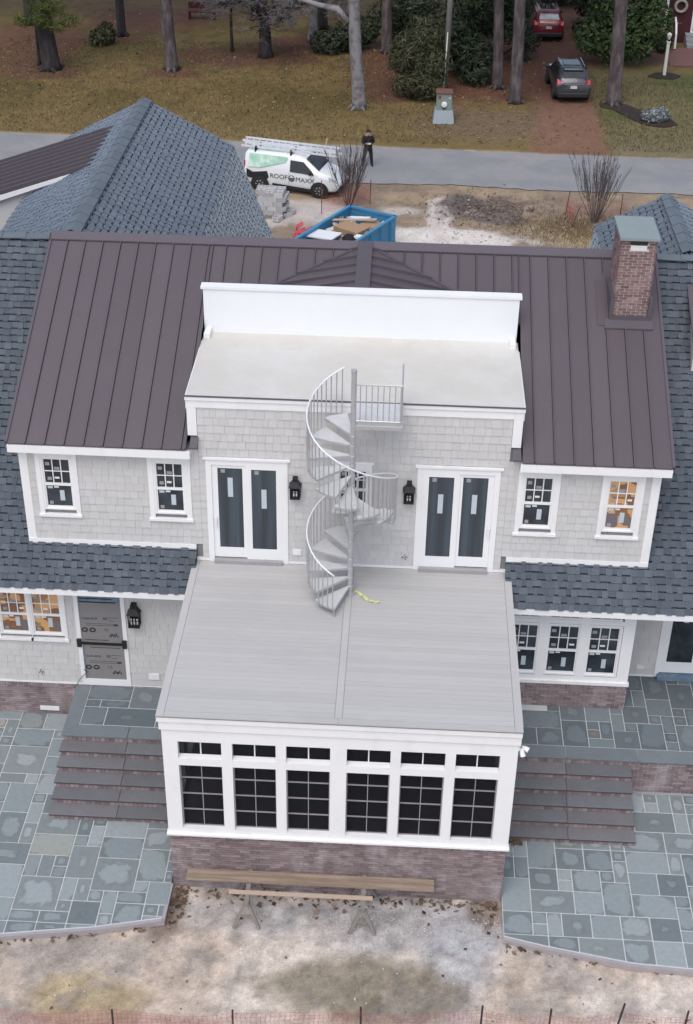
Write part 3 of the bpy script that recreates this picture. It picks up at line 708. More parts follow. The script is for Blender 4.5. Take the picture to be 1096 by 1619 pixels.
# saddle behind the parapet
CXR = -0.90; SG = 0.20
def rz(y): return RZ - .01 - .115 * (5.06 - y)
for sgn in (-1, 1):
    y = 3.09; k = 0
    while y < 5.05:
        y1 = min(y + .36, 5.06)
        def xv(yy): return CXR + sgn * max(0.0, (rz(yy) - mz(yy)) / SG)
        xa, xb = xv(y), xv(y1)
        P = [(CXR, y, rz(y) + .012), (xa, y, mz(y) + .012), (xb, y1, mz(y1) + .012), (CXR, y1, rz(y1) + .012)]
        MB().prism(P, (0, 0, -.03)).build('saddle_panel', 'metal_roof', metal)
        if y1 < 5.0:
            MB().bar((CXR, y1, rz(y1) + .03), (xb, y1, mz(y1) + .03), .03, .09).build('standing_seam', 'metal_trim', metal)
        y = y1
    MB().bar((xv(3.12), 3.12, mz(3.12) + .02), (CXR, 5.07, RZ + .01), .07, .03).build('valley_flashing', 'metal_trim', metal)
MB().prism([(CXR - .17, 3.09, rz(3.09) + .0), (CXR - .165, 3.09, rz(3.09) + .085), (CXR + .165, 3.09, rz(3.09) + .085), (CXR + .17, 3.09, rz(3.09) + .0)], (0, 2.0, .23)).build('saddle_ridge_cap', 'metal_roof', metal)

# --- main shingle roof
rr = random.Random(11)
shroof = MB()
def slab(poly, vec): shroof.prism(poly, vec)
for x0, x1 in ((-13, -8.12), (5.68, 11.0)):
    slab([(x0, -.75, 4.40), (x1, -.75, 4.40), (x1, 5.03, 10.18), (x0, 5.03, 10.18)], (0, 0.05, -0.07))
for x0, x1 in ((-8.12, -4.29), (2.47, 5.68)):
    slab([(x0, -.75, 4.40), (x1, -.75, 4.40), (x1, 0.0, 5.15), (x0, 0.0, 5.15)], (0, 0.05, -0.07))
slab([(-13, 5.03, 10.18), (11, 5.03, 10.18), (11, 10.8, 4.41), (-13, 10.8, 4.41)], (0, -0.05, -0.07))
SR = shroof.build('shingle_roof', 'shingle_back', HOUSE)
s2 = 2 ** .5
SF = []
LOW = 7 * .165; lo_ = LOW / s2
SF += shingle_field((-10.9, -.77, 4.38), (1, 0, 0), (0, 1, 1), 6.61, LOW, .165, .085, .19, rnd=rr)
SF += shingle_field((2.47, -.77, 4.38), (1, 0, 0), (0, 1, 1), 6.43, LOW, .165, .085, .19, rnd=rr)
SF += shingle_field((-10.9, -.77 + lo_, 4.38 + lo_), (1, 0, 0), (0, 1, 1), 2.90, 5.78 * s2 - LOW, .165, .085, .19, rnd=rr)
SF += shingle_field((5.54, -.77 + lo_, 4.38 + lo_), (1, 0, 0), (0, 1, 1), 3.36, 5.78 * s2 - LOW, .165, .085, .19, rnd=rr)
# gambrel wings behind
LW = dict(x=-7.75, y0=5.1, y1=15.42, z=10.20, b=2.55, bz=8.90, e=4.35, ez=4.45)
RW = dict(x=6.50, y0=5.1, y1=8.93, z=10.20, b=1.68, bz=9.34, e=2.25, ez=5.6)
for w in (LW, RW):
    P = [(w['x'] - w['e'], w['y0'], w['ez']), (w['x'] - w['b'], w['y0'], w['bz']), (w['x'], w['y0'], w['z']), (w['x'] + w['b'], w['y0'], w['bz']), (w['x'] + w['e'], w['y0'], w['ez'])]
    MB().prism(P, (0, w['y1'] - w['y0'] - .05, 0)).build('gambrel_wing', 'shingle_back', HOUSE)
    for sg in (-1, 1):
        L_ = w['y1'] - w['y0']
        a, b = V((w['x'] + sg * w['b'], w['y0'], w['bz'])), V((w['x'], w['y0'], w['z']))
        up = (b - a); SF += shingle_field(a - up.normalized() * .03, (0, 1, 0), up, L_, up.length, .165, .09, .20, t0=.010, t1=.022, rnd=rr, gap=.018)
        c = V((w['x'] + sg * w['e'], w['y0'], w['ez'])); up = a - c
        SF += shingle_field(c, (0, 1, 0), up, L_, up.length, .165, .09, .20, t0=.010, t1=.022, rnd=rr, gap=.018)
part('wing_wall', 'shake', HOUSE, (LW['x'] - LW['e'] + .4, 10.01, 0, LW['x'] + LW['e'] - .4, LW['y1'] - .3, LW['ez'] + .3))
pieces(SR, 'shingle', SF, 'shingle', 'shingle', 300, 'shingles')
# ridge caps
def caps(a, b, w, step=.55):
    a = V(a); b = V(b); d = (b - a); L_ = d.length; d.normalize(); side = d.cross(V((0, 0, 1))).normalized(); k = int(L_ / step)
    for i in range(k + 1):
        p = a + d * (i * step); q = a + d * min((i + 1) * step + .1, L_)
        if (q - p).length < .15: continue
        t = V((0, 0, .012 + .022)); t0 = V((0, 0, .008))
        m = MB(); dz = V((0, 0, -w * .42))
        for sg in (-1, 1):
            m.prism([p + t, p + side * sg * w + dz + t, q + side * sg * w + dz + t0, q + t0], (0, 0, .022))
        m.build('ridge_cap', 'ridge_cap', SR)
caps((LW['x'], 5.25, LW['z'] + .03), (LW['x'], LW['y1'], LW['z'] + .03), .21)
caps((RW['x'], 5.25, RW['z'] + .03), (RW['x'], RW['y1'], RW['z'] + .03), .17)
caps((XR0 - .02, 5.03, 10.21), (-11, 5.03, 10.21), .16)
caps((XR1 + .02, 5.03, 10.21), (9, 5.03, 10.21), .16)
# left wing shed dormer
sd0, sd1 = 10.65, 13.80; SDX, SDZ, SDS = -8.42, 9.86, .335
sdm = MB().prism([(SDX, sd0, SDZ), (SDX - 4.2, sd0, SDZ - 4.2 * SDS), (SDX - 4.2, sd1, SDZ - 4.2 * SDS), (SDX, sd1, SDZ)], (0, 0, -.05)).build('shed_dormer_roof', 'metal_roof', HOUSE)
k = 0
for i in range(9):
    y = sd0 + .02 + i * (sd1 - sd0 - .04) / 8
    MB().bar((SDX + .02, y, SDZ + .025), (SDX - 4.2, y, SDZ - 4.2 * SDS + .025), .03, .10).build('standing_seam', 'metal_trim', sdm)
MB().prism([(SDX - .55, sd0 - .01, SDZ - .55 * SDS - .05), (SDX - 4.2, sd0 - .01, SDZ - 4.2 * SDS - .05), (SDX - 4.2, sd0 - .01, SDZ - 4.2 * SDS - .24), (SDX - .9, sd0 - .01, SDZ - .9 * SDS - .16)], (0, .04, 0)).build('rake_fascia', 'white', sdm)
MB().prism([(SDX - .3, sd0 + .14, SDZ - .3 * SDS - .06), (SDX - 4.1, sd0 + .14, SDZ - 4.1 * SDS - .06), (SDX - 4.1, sd0 + .14, 6.0), (SDX - 2.2, sd0 + .14, 7.0)], (0, sd1 - sd0 - .2, 0)).build('dormer_cheek', 'shake', HOUSE)
# right main slope: edge of another metal dormer
b = MB()
b.prism([(6.40, 4.5, 9.75), (9.4, 4.5, 9.75), (9.4, 3.0, 9.12), (6.40, 3.0, 9.12)], (0, 0, -.06)); b.build('side_dormer_roof', 'metal_roof', HOUSE)
part('side_dormer_wall', 'shake', HOUSE, (6.48, 3.1, 7.9, 9.3, 4.4, 9.08))

# lower eaves
part('gutter_board', 'white', HOUSE, (-13, -.775, 4.235, -4.40, -.70, 4.375), (-13, -.70, 4.22, -4.40, -.002, 4.26))
part('gutter_board', 'white', HOUSE, (2.60, -.775, 4.235, 11, -.70, 4.375), (2.60, -.70, 4.22, 11, -.002, 4.26), (5.53, -.002, 4.22, 11, 1.208, 4.26))

# --- chimney
chim = part('chimney', 'mortar_ch', HOUSE, (4.625, 3.305, 8.9, 5.365, 4.345, 11.17), (4.625, 3.55, 11.17, 5.365, 4.345, 11.27),
            (4.625, 3.305, 11.17, 4.80, 3.55, 11.27), (5.19, 3.305, 11.17, 5.365, 3.55, 11.27))
bf = brick_field((4.615, 3.30, 0), (1, 0, 0), .76, 9.42, 11.27, (0, -1, 0), joint=.019)
bf = [q for q in bf if not (q[0].z > 11.03 and 4.82 < q[0].x < 5.17)]
bl = brick_field((4.62, 4.35, 0), (0, -1, 0), 1.05, 9.42, 11.27, (-1, 0, 0), joint=.019)
br = brick_field((5.37, 3.30, 0), (0, 1, 0), 1.05, 9.42, 11.27, (1, 0, 0))
bb = brick_field((5.375, 4.35, 0), (-1, 0, 0), .76, 10.0, 11.27, (0, 1, 0))
pieces(chim, 'brick', bf + bl, 'brick_ch', 'brick', 300, 'chimney_bricks')
pieces(chim, 'brick', br + bb, 'brick_ch', None, 0, 'rear_bricks')
part('flue_opening', 'int_dark', chim, (4.82, 3.284, 11.15, 5.17, 3.30, 11.26))
part('flue_lining', 'candle', chim, (4.82, 3.280, 11.03, 5.17, 3.298, 11.15))
part('chimney_cap', 'copper', chim, (4.57, 3.19, 11.285, 5.42, 4.48, 11.345))
part('chimney_flashing', 'metal_trim', chim, (4.56, 3.22, 9.1, 5.43, 3.30, 9.50), (4.54, 3.25, 9.3, 4.61, 4.40, 9.95), (5.38, 3.25, 9.3, 5.45, 4.40, 9.95))
MB().prism([(4.44, 3.02, mz(3.02) + .045), (5.50, 3.02, mz(3.02) + .045), (5.50, 3.24, mz(3.24) + .05), (4.44, 3.24, mz(3.24) + .05)], (0, 0, -.03)).build('chimney_apron', 'metal_trim', chim)
MB().prism([(4.30, 3.10, mz(3.1) + .03), (4.55, 3.10, mz(3.1) + .03), (4.55, 4.55, mz(4.55) + .03), (4.30, 4.30, mz(4.3) + .03)], (0, 0, -.03)).build('chimney_pan', 'metal_roof', chim)

# --- windows and doors
def dh_window(cx0, cx1, ztop, zsill, gx0, gx1, gz0, gz1, zmid, lit=False, y=0.0, casing=True, rnd=random.Random(3), stick=True):
    """double hung: casing, upper sash of 3 x 2 panes over one big pane; faces -y."""
    g = 'glass_lit' if lit else 'glass'
    w = MB()
    if casing:
        w.box(cx0, y - .062, zsill + .06, gx0 - .075, y - .001, ztop); w.box(gx1 + .075, y - .062, zsill + .06, cx1, y - .001, ztop)
        w.box(gx0 - .075, y - .062, gz1 + .085, gx1 + .075, y - .001, ztop)
    win = w.build('window', 'white', HOUSE) if casing else thing_part('window', HOUSE, (gx0, y, gz0))
    f = MB()
    f.box(gx0 - .075, y - .050, gz0 - .09, gx0 - .03, y - .001, gz1 + .085); f.box(gx1 + .03, y - .050, gz0 - .09, gx1 + .075, y - .001, gz1 + .085)
    f.box(gx0 - .03, y - .050, gz1 + .03, gx1 + .03, y - .001, gz1 + .085); f.box(gx0 - .03, y - .050, gz0 - .09, gx1 + .03, y - .001, gz0 - .05)
    f.build('frame', 'white', win)
    s = MB()
    s.box(gx0 - .03, y - .036, zmid - .03, gx1 + .03, y - .002, zmid + .03)
    s.box(gx0 - .03, y - .032, zmid + .03, gx0, y - .002, gz1 + .03); s.box(gx1, y - .032, zmid + .03, gx1 + .03, y - .002, gz1 + .03); s.box(gx0, y - .032, gz1, gx1, y - .002, gz1 + .03)
    s.box(gx0 - .03, y - .026, gz0 - .05, gx0, y - .002, zmid - .03); s.box(gx1, y - .026, gz0 - .05, gx1 + .03, y - .002, zmid - .03); s.box(gx0, y - .026, gz0 - .05, gx1, y - .002, gz0)
    s.build('sash', 'white', win)
    n = 3; W_ = (gx1 - gx0) / n; zm = (zmid + .03 + gz1) / 2
    for i in range(n):
        for za, zb in ((zmid + .031, zm), (zm, gz1 - .001)):
            part('pane', g, win, (gx0 + i * W_ + .008, y - .014, za + .006, gx0 + (i + 1) * W_ - .008, y - .004, zb - .006))
    for i in range(1, n): part('muntin', 'white', win, (gx0 + i * W_ - .011, y - .028, zmid + .031, gx0 + i * W_ + .011, y - .003, gz1 - .001))
    part('muntin', 'white', win, (gx0 + .001, y - .027, zm - .010, gx1 - .001, y - .0035, zm + .010))
    part('pane', g, win, (gx0 + .001, y - .012, gz0 + .001, gx1 - .001, y - .004, zmid - .031))
    if casing: part('sill', 'white', win, (cx0 - .03, y - .095, zsill, cx1 + .02, y - .001, zsill + .058))
    if stick:
        e = .0155
        def st(x0, z0, w_, h_, m): part('sticker', m, win, (x0, y - e - .001, z0, x0 + w_, y - e + .001, z0 + h_))
        st(gx0 + W_ * 1.2, zm + .03, W_ * .62, .07, 'sticker_g'); st(gx0 + .03, zm + (gz1 - zm) * .45, W_ * .5, .08, 'sticker_g')
        st(gx0 + W_ * (1.15 if rnd.random() < .6 else 2.2), zmid + .13, W_ * .55, .05, 'sticker_w'); st(gx0 + .05, zmid + .09, W_ * .5, .08, 'sticker_g')
        e = .0135
        st(gx0 + (gx1 - gx0) * .52, gz0 + .13, .10, .26, 'sticker'); st(gx0 + .03, zmid - .12, .11, .06, 'sticker'); st(gx0 + .17, zmid - .10, .10, .04, 'sticker_w')
        st(gx0 + .04, gz0 + .03, .08, .08, 'sticker_g')
    return win
def thing_part(name, parent, loc):
    o = bpy.data.objects.new(name, None); COL.objects.link(o); o.parent = parent; o.location = V(loc) - WL[parent.name]; WL[o.name] = V(loc); return o
for i, (a, b) in enumerate(UW):
    gx = (a + b) / 2
    dh_window(a, b, 7.555, 5.835, gx - .27, gx + .27, 6.09, 7.26, 6.64, lit=(i == 3))
dh_window(-1.30, -0.50, 7.45, 6.22, -1.17, -0.63, 6.46, 7.25, 6.80, rnd=random.Random(9))
part('window_head', 'white', HOUSE, (-1.34, -.08, 7.452, -0.46, -.001, 7.50))
# lower left pair
for gx0, gx1 in ((-8.87, -8.29), (-8.125, -7.53)):
    dh_window(gx0 - .14 if gx0 < -8.5 else -8.205, gx1 + .085 if gx0 < -8.5 else -7.38, 4.215, 2.36, gx0, gx1, 2.60, 3.68, 3.09, lit=True)
# bay (white panelled triple window)
bay = part('bay_panel', 'white', HOUSE, (2.60, -.055, 1.86, 5.50, -.001, 1.98), (5.235, -.055, 1.98, 5.50, -.001, 4.22), (2.60, -.055, 3.49, 5.235, -.001, 3.60), (2.60, -.055, 3.82, 5.235, -.001, 4.22),
           (2.60, -.055, 1.98, 2.66, -.001, 3.49), (3.36, -.055, 1.98, 3.56, -.001, 3.49), (4.28, -.055, 1.98, 4.47, -.001, 3.49),
           (2.60, -.055, 3.60, 2.66, -.001, 3.82), (3.36, -.055, 3.60, 3.56, -.001, 3.82), (4.28, -.055, 3.60, 4.47, -.001, 3.82))
part('bay_sill', 'white', HOUSE, (2.60, -.10, 1.775, 5.535, -.001, 1.86))
for gx0, gx1 in ((2.70, 3.32), (3.60, 4.24), (4.51, 5.15)):
    dh_window(gx0, gx1, 0, 0, gx0 + .02, gx1 - .0, 2.10, 3.39, 2.72, casing=False)
    tw = thing_part('transom_window', HOUSE, (gx0, 0, 3.62)); tf = MB()
    tf.box(gx0 - .06, -.045, 3.602, gx1 + .04, -.002, 3.65); tf.box(gx0 - .06, -.045, 3.78, gx1 + .04, -.002, 3.818)
    tf.build('frame', 'white', tw); W_ = (gx1 - gx0) / 3
    for i in range(3): part('pane', 'glass', tw, (gx0 + i * W_ + .012, -.014, 3.65, gx0 + (i + 1) * W_ - .012, -.004, 3.78))
    for i in range(4): part('muntin', 'white', tw, (gx0 + i * W_ - .014, -.030, 3.65, gx0 + i * W_ + .014, -.003, 3.78))
# sliding doors onto the deck
def slider(x0, x1, left_front):
    d = part('sliding_door', 'white', HOUSE, (x0, -.06, 4.815, x0 + .12, -.001, 7.30), (x1 - .12, -.06, 4.815, x1, -.001, 7.30), (x0, -.06, 7.30, x1, -.001, 7.435))
    part('door_head', 'white', d, (x0 - .05, -.095, 7.436, x1 + .05, -.001, 7.485))
    part('threshold', 'threshold', d, (x0 + .121, -.15, 4.813, x1 - .121, -.001, 4.90))
    xm = (x0 + x1) / 2
    for k, (a, b) in enumerate(((x0 + .121, xm + .03), (xm - .03, x1 - .121))):
        front = (k == 0) == left_front
        yo = -.058 if front else -.030; zb = 4.902 if front else 4.925; st = .125
        part('door_panel', 'white', d, (a, yo, zb, a + st, yo + .024, 7.299), (b - st, yo, zb, b, yo + .024, 7.299), (a + st, yo, 7.21, b - st, yo + .024, 7.299), (a + st, yo, zb, b - st, yo + .024, 5.18))
        part('pane', 'glass_door', d, (a + st, yo + .010, 5.181, b - st, yo + .016, 7.209))
        part('sticker', 'sticker', d, (a + st + .21, yo + .006, (6.49 if k == 0 else 6.24) if left_front is False else (6.30), a + st + .32, yo + .009, (6.97 if k == 0 else 6.72) if left_front is False else 6.78))
        part('sticker', 'sticker_g', d, (a + st + .07, yo + .006, 7.09, a + st + .16, yo + .009, 7.18))
    hx = x0 + .15 if not left_front else x1 - .19
    part('door_handle', 'plastic_white', d, (hx, -.085, 5.75, hx + .05, -.055, 5.97))
slider(-4.02, -2.28, False); slider(0.46, 2.20, True)
# lower left door under a printed protective board
ld = part('entry_door', 'white', HOUSE, (-7.17, -.06, 1.09, -7.075, -.001, 4.21), (-6.105, -.06, 1.09, -6.01, -.001, 4.21), (-7.075, -.06, 1.09, -6.105, -.001, 1.27), (-7.075, -.06, 3.95, -6.105, -.001, 4.21))
part('cover_board', 'wrap', ld, (-7.074, -.035, 1.272, -6.106, -.004, 3.52))
part('blue_film', 'bluefilm', ld, (-7.074, -.034, 3.522, -6.106, -.004, 3.948))
part('film_strip', 'bluefilm', ld, (-7.072, -.041, 1.28, -7.04, -.036, 2.2))
part('brace_bar', 'black', ld, (-7.16, -.10, 2.345, -6.03, -.062, 2.375))
for x in (-7.13, -6.08): part('brace_clamp', 'seal_black', ld, (x - .05, -.12, 2.26, x + .05, -.061, 2.47))
def ink(*boxes): part('print_line', 'ink', ld, *[(a, -.0385, c, b_, -.0355, d) for a, c, b_, d in boxes])
ink((-7.05, 3.60, -6.30, 3.625), (-7.05, 3.50, -6.22, 3.53)); ink((-7.0, 2.42, -6.45, 2.436), (-7.05, 2.28, -6.15, 2.30), (-6.9, 2.20, -6.2, 2.212))
for zz in (3.02, 1.92):
    text(ld, 'ULAR BOX', .075, (-7.03, -.0365, zz), (1, 0, 0), (0, 0, 1), 'ink'); text(ld, '50', .10, (-6.54, -.0365, zz), (1, 0, 0), (0, 0, 1), 'ink')
    ink((-6.42, zz + .06, -6.2, zz + .068), (-6.42, zz - .03, -6.28, zz - .022), (-6.95, zz - .12, -6.2, zz - .113), (-6.95, zz - .17, -6.2, zz - .163), (-6.3, zz - .155, -6.2, zz - .13))
    for xx in (-6.98, -6.80):
        o = MB(); pts = [(xx + .06 * math.cos(a * math.pi / 8), -.037, zz - .30 + .05 * math.sin(a * math.pi / 8)) for a in range(16)]
        o.tube(pts, .016, 4, closed=True).build('print_ring', 'ink', ld)
    ink((-6.52, zz - .28, -6.50, zz - .25), (-6.46, zz - .28, -6.44, zz - .25), (-6.52, zz - .32, -6.43, zz - .312))
    for q in range(7):
        a = -6.42 + .03 * q; b_ = zz - .5 + .02 * (q % 3); ink((a, b_, a + .02, b_ + .06 + .03 * (q % 2)))
# right recessed door
rd = part('terrace_door', 'white', HOUSE, (6.36, 1.15, 1.10, 6.46, 1.209, 3.6), (7.42, 1.15, 1.10, 7.52, 1.209, 3.6), (6.46, 1.15, 3.45, 7.42, 1.209, 3.6),
          (6.46, 1.175, 1.22, 6.60, 1.207, 3.45), (7.20, 1.175, 1.22, 7.42, 1.207, 3.45), (6.60, 1.175, 1.22, 7.20, 1.207, 1.54))
part('pane', 'glass', rd, (6.60, 1.185, 1.541, 7.20, 1.20, 3.449)); part('threshold', 'bluefilm', rd, (6.42, 1.02, 1.085, 7.5, 1.2, 1.20))
part('sticker', 'sticker', rd, (6.86, 1.18, 2.72, 6.97, 1.184, 2.85))
# outlets, vents, pipes on the walls
for bx in ((-5.58, -.062, 1.33, -5.33, -.03, 1.50), (-2.18, -.062, 5.06, -2.00, -.03, 5.20), (5.93, 1.148, 1.31, 6.09, 1.18, 1.42)):
    part('outlet_cover', 'plastic_white', HOUSE, bx)
part('crawl_vent', 'plastic_white', HOUSE, (-8.26, -.06, .24, -7.80, -.014, .36))
for px, pz in ((-8.12, 1.42), (0.26, 5.13)):
    pp = MB()
    for k in range(4): pp.bar((px, -.02, pz), (px + .06 * math.cos(k * 1.7), -.07, pz + .07 * math.sin(k * 1.7)), .012, .012)
    pp.build('wire_stub', 'seal_black', HOUSE)
cb = MB().tube([(-7.10, -.07, 1.55), (-7.0, -.10, 1.52), (-7.08, -.13, 1.45), (-7.2, -.12, 1.3), (-7.30, -.15, 1.12), (-7.36, -.2, 1.09)], .008, 5); cb.build('loose_wire', 'seal_black', HOUSE)
# brick bases
fb = part('brick_base', 'mortar', HOUSE, (-13, -.03, 0, -7.29, -.001, 1.075)); fb2 = part('brick_base', 'mortar', HOUSE, (2.55, -.045, 1.0, 5.515, -.001, 1.77))
B1 = brick_field((-10.6, -.03, 0), (1, 0, 0), 3.3, .13, .965, (0, -1, 0)) + soldier_field((-10.6, -.03, 0), (1, 0, 0), 3.3, .975, 1.075, (0, -1, 0))
B2 = brick_field((2.56, -.045, 0), (1, 0, 0), 2.95, 1.08, 1.66, (0, -1, 0)) + soldier_field((2.56, -.045, 0), (1, 0, 0), 2.95, 1.665, 1.77, (0, -1, 0))
pieces(fb2, 'brick', B2, 'brick', 'brick', 300, 'base_bricks'); pieces(fb, 'brick', B1, 'brick', 'brick', 300, 'base_bricks')

# ------------------------------------------------------------------ screened porch
PORCH = thing('screened_porch', 'white screened porch on a brick base with grey roof deck above', 'porch', (-0.9, -2.5, 0))
PX0, PX1, PY = -4.32, 2.56, -5.08
OX = [(-4.02, -3.17), (-2.96, -2.11), (-1.91, -1.05), (-.73, .12), (.32, 1.18), (1.38, 2.23)]
OY = [(-4.75, -3.75), (-3.45, -2.45), (-2.15, -1.15)]
fr = MB(); D = 0.17
edges = [PX0] + [q for o in OX for q in o] + [PX1]
for i in range(0, len(edges), 2):
    fr.box(edges[i], PY, 1.72, edges[i + 1], PY + D, 4.07)
fr.box(PX0, PY, 4.07, PX1, PY + D, 4.40); fr.box(PX0, PY, 1.60, PX1, PY + D, 1.72)
for a, b in OX: fr.box(a, PY, 3.45, b, PY + D, 3.62)
WALLP = fr.build('porch_frame', 'white', PORCH)
for xa, xb in ((PX0, PX0 + D), (PX1 - D, PX1)):
    sf = MB(); ey = [PY + D] + [q for o in OY for q in o] + [-0.02]
    for i in range(0, len(ey), 2): sf.box(xa, ey[i], 1.72, xb, ey[i + 1], 4.07)
    sf.box(xa, PY + D, 4.07, xb, -.02, 4.40); sf.box(xa, PY + D, 1.60, xb, -.02, 1.72)
    for a, b in OY: sf.box(xa, a, 3.45, xb, b, 3.62)
    sf.build('porch_frame', 'white', PORCH)
    for a, b in OY:
        xm = (xa + xb) / 2
        part('screen', 'screen_side', PORCH, (xm - .003, a, 1.72, xm + .003, b, 3.45)); part('screen', 'screen_side', PORCH, (xm - .003, a, 3.62, xm + .003, b, 4.07))
        part('muntin', 'galv', PORCH, (xm - .012, (a + b) / 2 - .012, 1.72, xm + .012, (a + b) / 2 + .012, 3.45))
        for q in (2.15, 2.585, 3.02): part('muntin', 'galv', PORCH, (xm - .011, a, q - .012, xm + .011, b, q + .012))
part('porch_sill', 'white', PORCH, (PX0 - .03, PY - .06, 1.555, PX1 + .03, PY + .1, 1.60))
for a, b in OX:
    sw = thing_part('screen_window', PORCH, (a, PY, 1.72)); xm = (a + b) / 2; ys = PY + .115
    part('screen', 'screen', sw, (a + .001, ys + .012, 1.74, b - .001, ys + .016, 3.449))
    bars = [(a, xm - .010, 1), (xm + .010, b, 1)]
    part('muntin', 'sticker_g', sw, (xm - .008, ys - .008, 1.74, xm + .008, ys + .010, 3.449))
    for q in (2.165, 2.60, 3.03):
        part('muntin', 'rim_dirty', sw, (a + .001, ys - .012, q - .011, xm - .009, ys + .009, q + .011)); part('muntin', 'rim_dirty', sw, (xm + .009, ys - .012, q - .011, b - .001, ys + .009, q + .011))
    part('sash_frame', 'rim_dirty', sw, (a + .001, ys - .01, 1.721, b - .001, ys + .02, 1.739), (a + .001, ys - .01, 1.74, a + .022, ys + .01, 3.449), (b - .022, ys - .01, 1.74, b - .001, ys + .01, 3.449))
    tw = thing_part('transom_screen', PORCH, (a, PY, 3.62)); yt = PY + .150
    part('screen', 'screen', tw, (a + .001, yt + .008, 3.621, b - .001, yt + .012, 4.069))
    part('muntin', 'white', tw, (xm - .012, yt - .014, 3.621, xm + .012, yt + .006, 4.069))
    MB().prism([(a + .001, PY + .004, 3.622), (a + .001, yt - .02, 3.622), (a + .001, yt - .02, 3.645)], (b - a - .002, 0, 0)).build('sloped_sill', 'white', tw)
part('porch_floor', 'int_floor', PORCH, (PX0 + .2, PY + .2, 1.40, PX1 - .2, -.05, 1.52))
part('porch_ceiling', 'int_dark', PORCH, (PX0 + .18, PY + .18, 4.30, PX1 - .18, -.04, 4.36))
part('porch_back_wall', 'shake', PORCH, (PX0 + .18, -.035, 1.53, PX1 - .18, -.012, 4.29))
for x in (-3.0, .9): part('ceiling_fan', 'seal_black', PORCH, (x - .6, -2.56, 4.1, x + .6, -2.44, 4.12), (x - .06, -3.1, 4.1, x + .06, -1.9, 4.118), (x - .05, -2.55, 4.12, x + .05, -2.45, 4.30))
part('roof_fascia', 'white', PORCH, (PX0 - .035, PY - .045, 4.40, PX1 + .035, -.06, 4.63), (PX0 - .065, PY - .085, 4.63, PX1 + .04, -.06, 4.755))
part('edge_flashing', 'metal_trim', PORCH, (PX0 - .07, PY - .10, 4.757, PX1 + .045, -.06, 4.772))
dk = part('deck_frame', 'deck_gap', PORCH, (PX0 - .04, PY - .08, 4.773, PX1 + .02, -.01, 4.784))
part('deck_border', 'deck', dk, (-4.385, PY - .115, 4.785, -4.235, -.05, 4.812)); part('deck_border', 'deck', dk, (2.45, PY - .115, 4.785, 2.605, -.05, 4.812))
for a, b in ((-4.230, -.905), (-.901, 2.445)): part('deck_border', 'deck', dk, (a, PY - .115, 4.785, b, PY + .03, 4.811))
part('deck_seam_board', 'deck', dk, (-.975, PY + .036, 4.785, -.835, -.05, 4.8115))
y = PY + .036; rr = random.Random(4)
DB = []
while y < -.06:
    y1 = min(y + .1405, -.05)
    for a, b in ((-4.229, -.981), (-.829, 2.444)):
        DB.append((V(((a + b) / 2, (y + y1) / 2 - .0012, 4.7975)), V(((b - a) / 2, 0, 0)), V((0, (y1 - y) / 2 - .0016, 0)), V((0, 0, .0125 + rr.uniform(-.0006, .0006)))))
    y = y1
pieces(dk, 'deck_board', DB, 'deck', None, 300)
pb = part('brick_base', 'mortar', PORCH, (-4.285, PY + .03, 0, 2.52, -.06, 1.553))
PB = brick_field((-4.295, PY + .025, 0), (1, 0, 0), 6.82, .0, 1.44, (0, -1, 0)) + soldier_field((-4.295, PY + .025, 0), (1, 0, 0), 6.82, 1.445, 1.55, (0, -1, 0))
PB2 = brick_field((-4.29, -1.9, 0), (0, -1, 0), 3.15, .0, 1.55, (-1, 0, 0)) + brick_field((2.525, PY + .02, 0), (0, 1, 0), 3.2, 0, 1.55, (1, 0, 0))
pieces(pb, 'brick', PB, 'brick', 'porchbrick', 300, 'base_bricks'); pieces(pb, 'brick', PB2, 'brick', None, 0, 'side_bricks')
fl = thing('security_light', 'white twin security light on the porch corner under the deck edge', 'security light', (2.60, -4.98, 4.24))
part('base_plate', 'plastic_white', fl, (2.556, -5.03, 4.18, 2.60, -4.93, 4.30))
for a, t in (((2.62, -5.0, 4.22), (2.66, -5.06, 4.08)), ((2.63, -4.96, 4.24), (2.76, -5.02, 4.20))):
    MB().tube([a, V(a) + (V(t) - V(a)) * .4, t], [.02, .045, .055], 8).build('lamp_head', 'plastic_white', fl)

# ------------------------------------------------------------------ steps, patios
def clip(poly, a, b):
    """keep the part of poly left of the line a -> b"""
    out = []; n = len(poly)
    side = lambda p: (b[0] - a[0]) * (p[1] - a[1]) - (b[1] - a[1]) * (p[0] - a[0])
    for i in range(n):
        p, q = poly[i], poly[(i + 1) % n]; sp, sq = side(p), side(q)
        if sp >= 0: out.append(p)
        if (sp >= 0) != (sq >= 0):
            t = sp / (sp - sq); out.append((p[0] + (q[0] - p[0]) * t, p[1] + (q[1] - p[1]) * t))
    return out
def ashlar(x0, x1, y0, y1, unit, rnd):
    nx = int((x1 - x0) / unit + .5); ny = int((y1 - y0) / unit + .5); occ = [[0] * nx for _ in range(ny)]; out = []
    SZ = [(1, 1), (2, 1), (1, 2), (2, 2), (3, 2), (2, 3), (3, 3), (2, 2), (3, 2), (2, 3)]
    for j in range(ny):
        for i in range(nx):
            if occ[j][i]: continue
            opts = SZ[:]; rnd.shuffle(opts); opts.append((1, 1))
            for w, h in opts:
                if i + w > nx or j + h > ny: continue
                if any(occ[j + b][i + a] for a in range(w) for b in range(h)): continue
                break
            for a in range(w):
                for b in range(h): occ[j + b][i + a] = 1
            out.append((x0 + i * unit, y0 + j * unit, x0 + (i + w) * unit, y0 + (j + h) * unit))
    return out
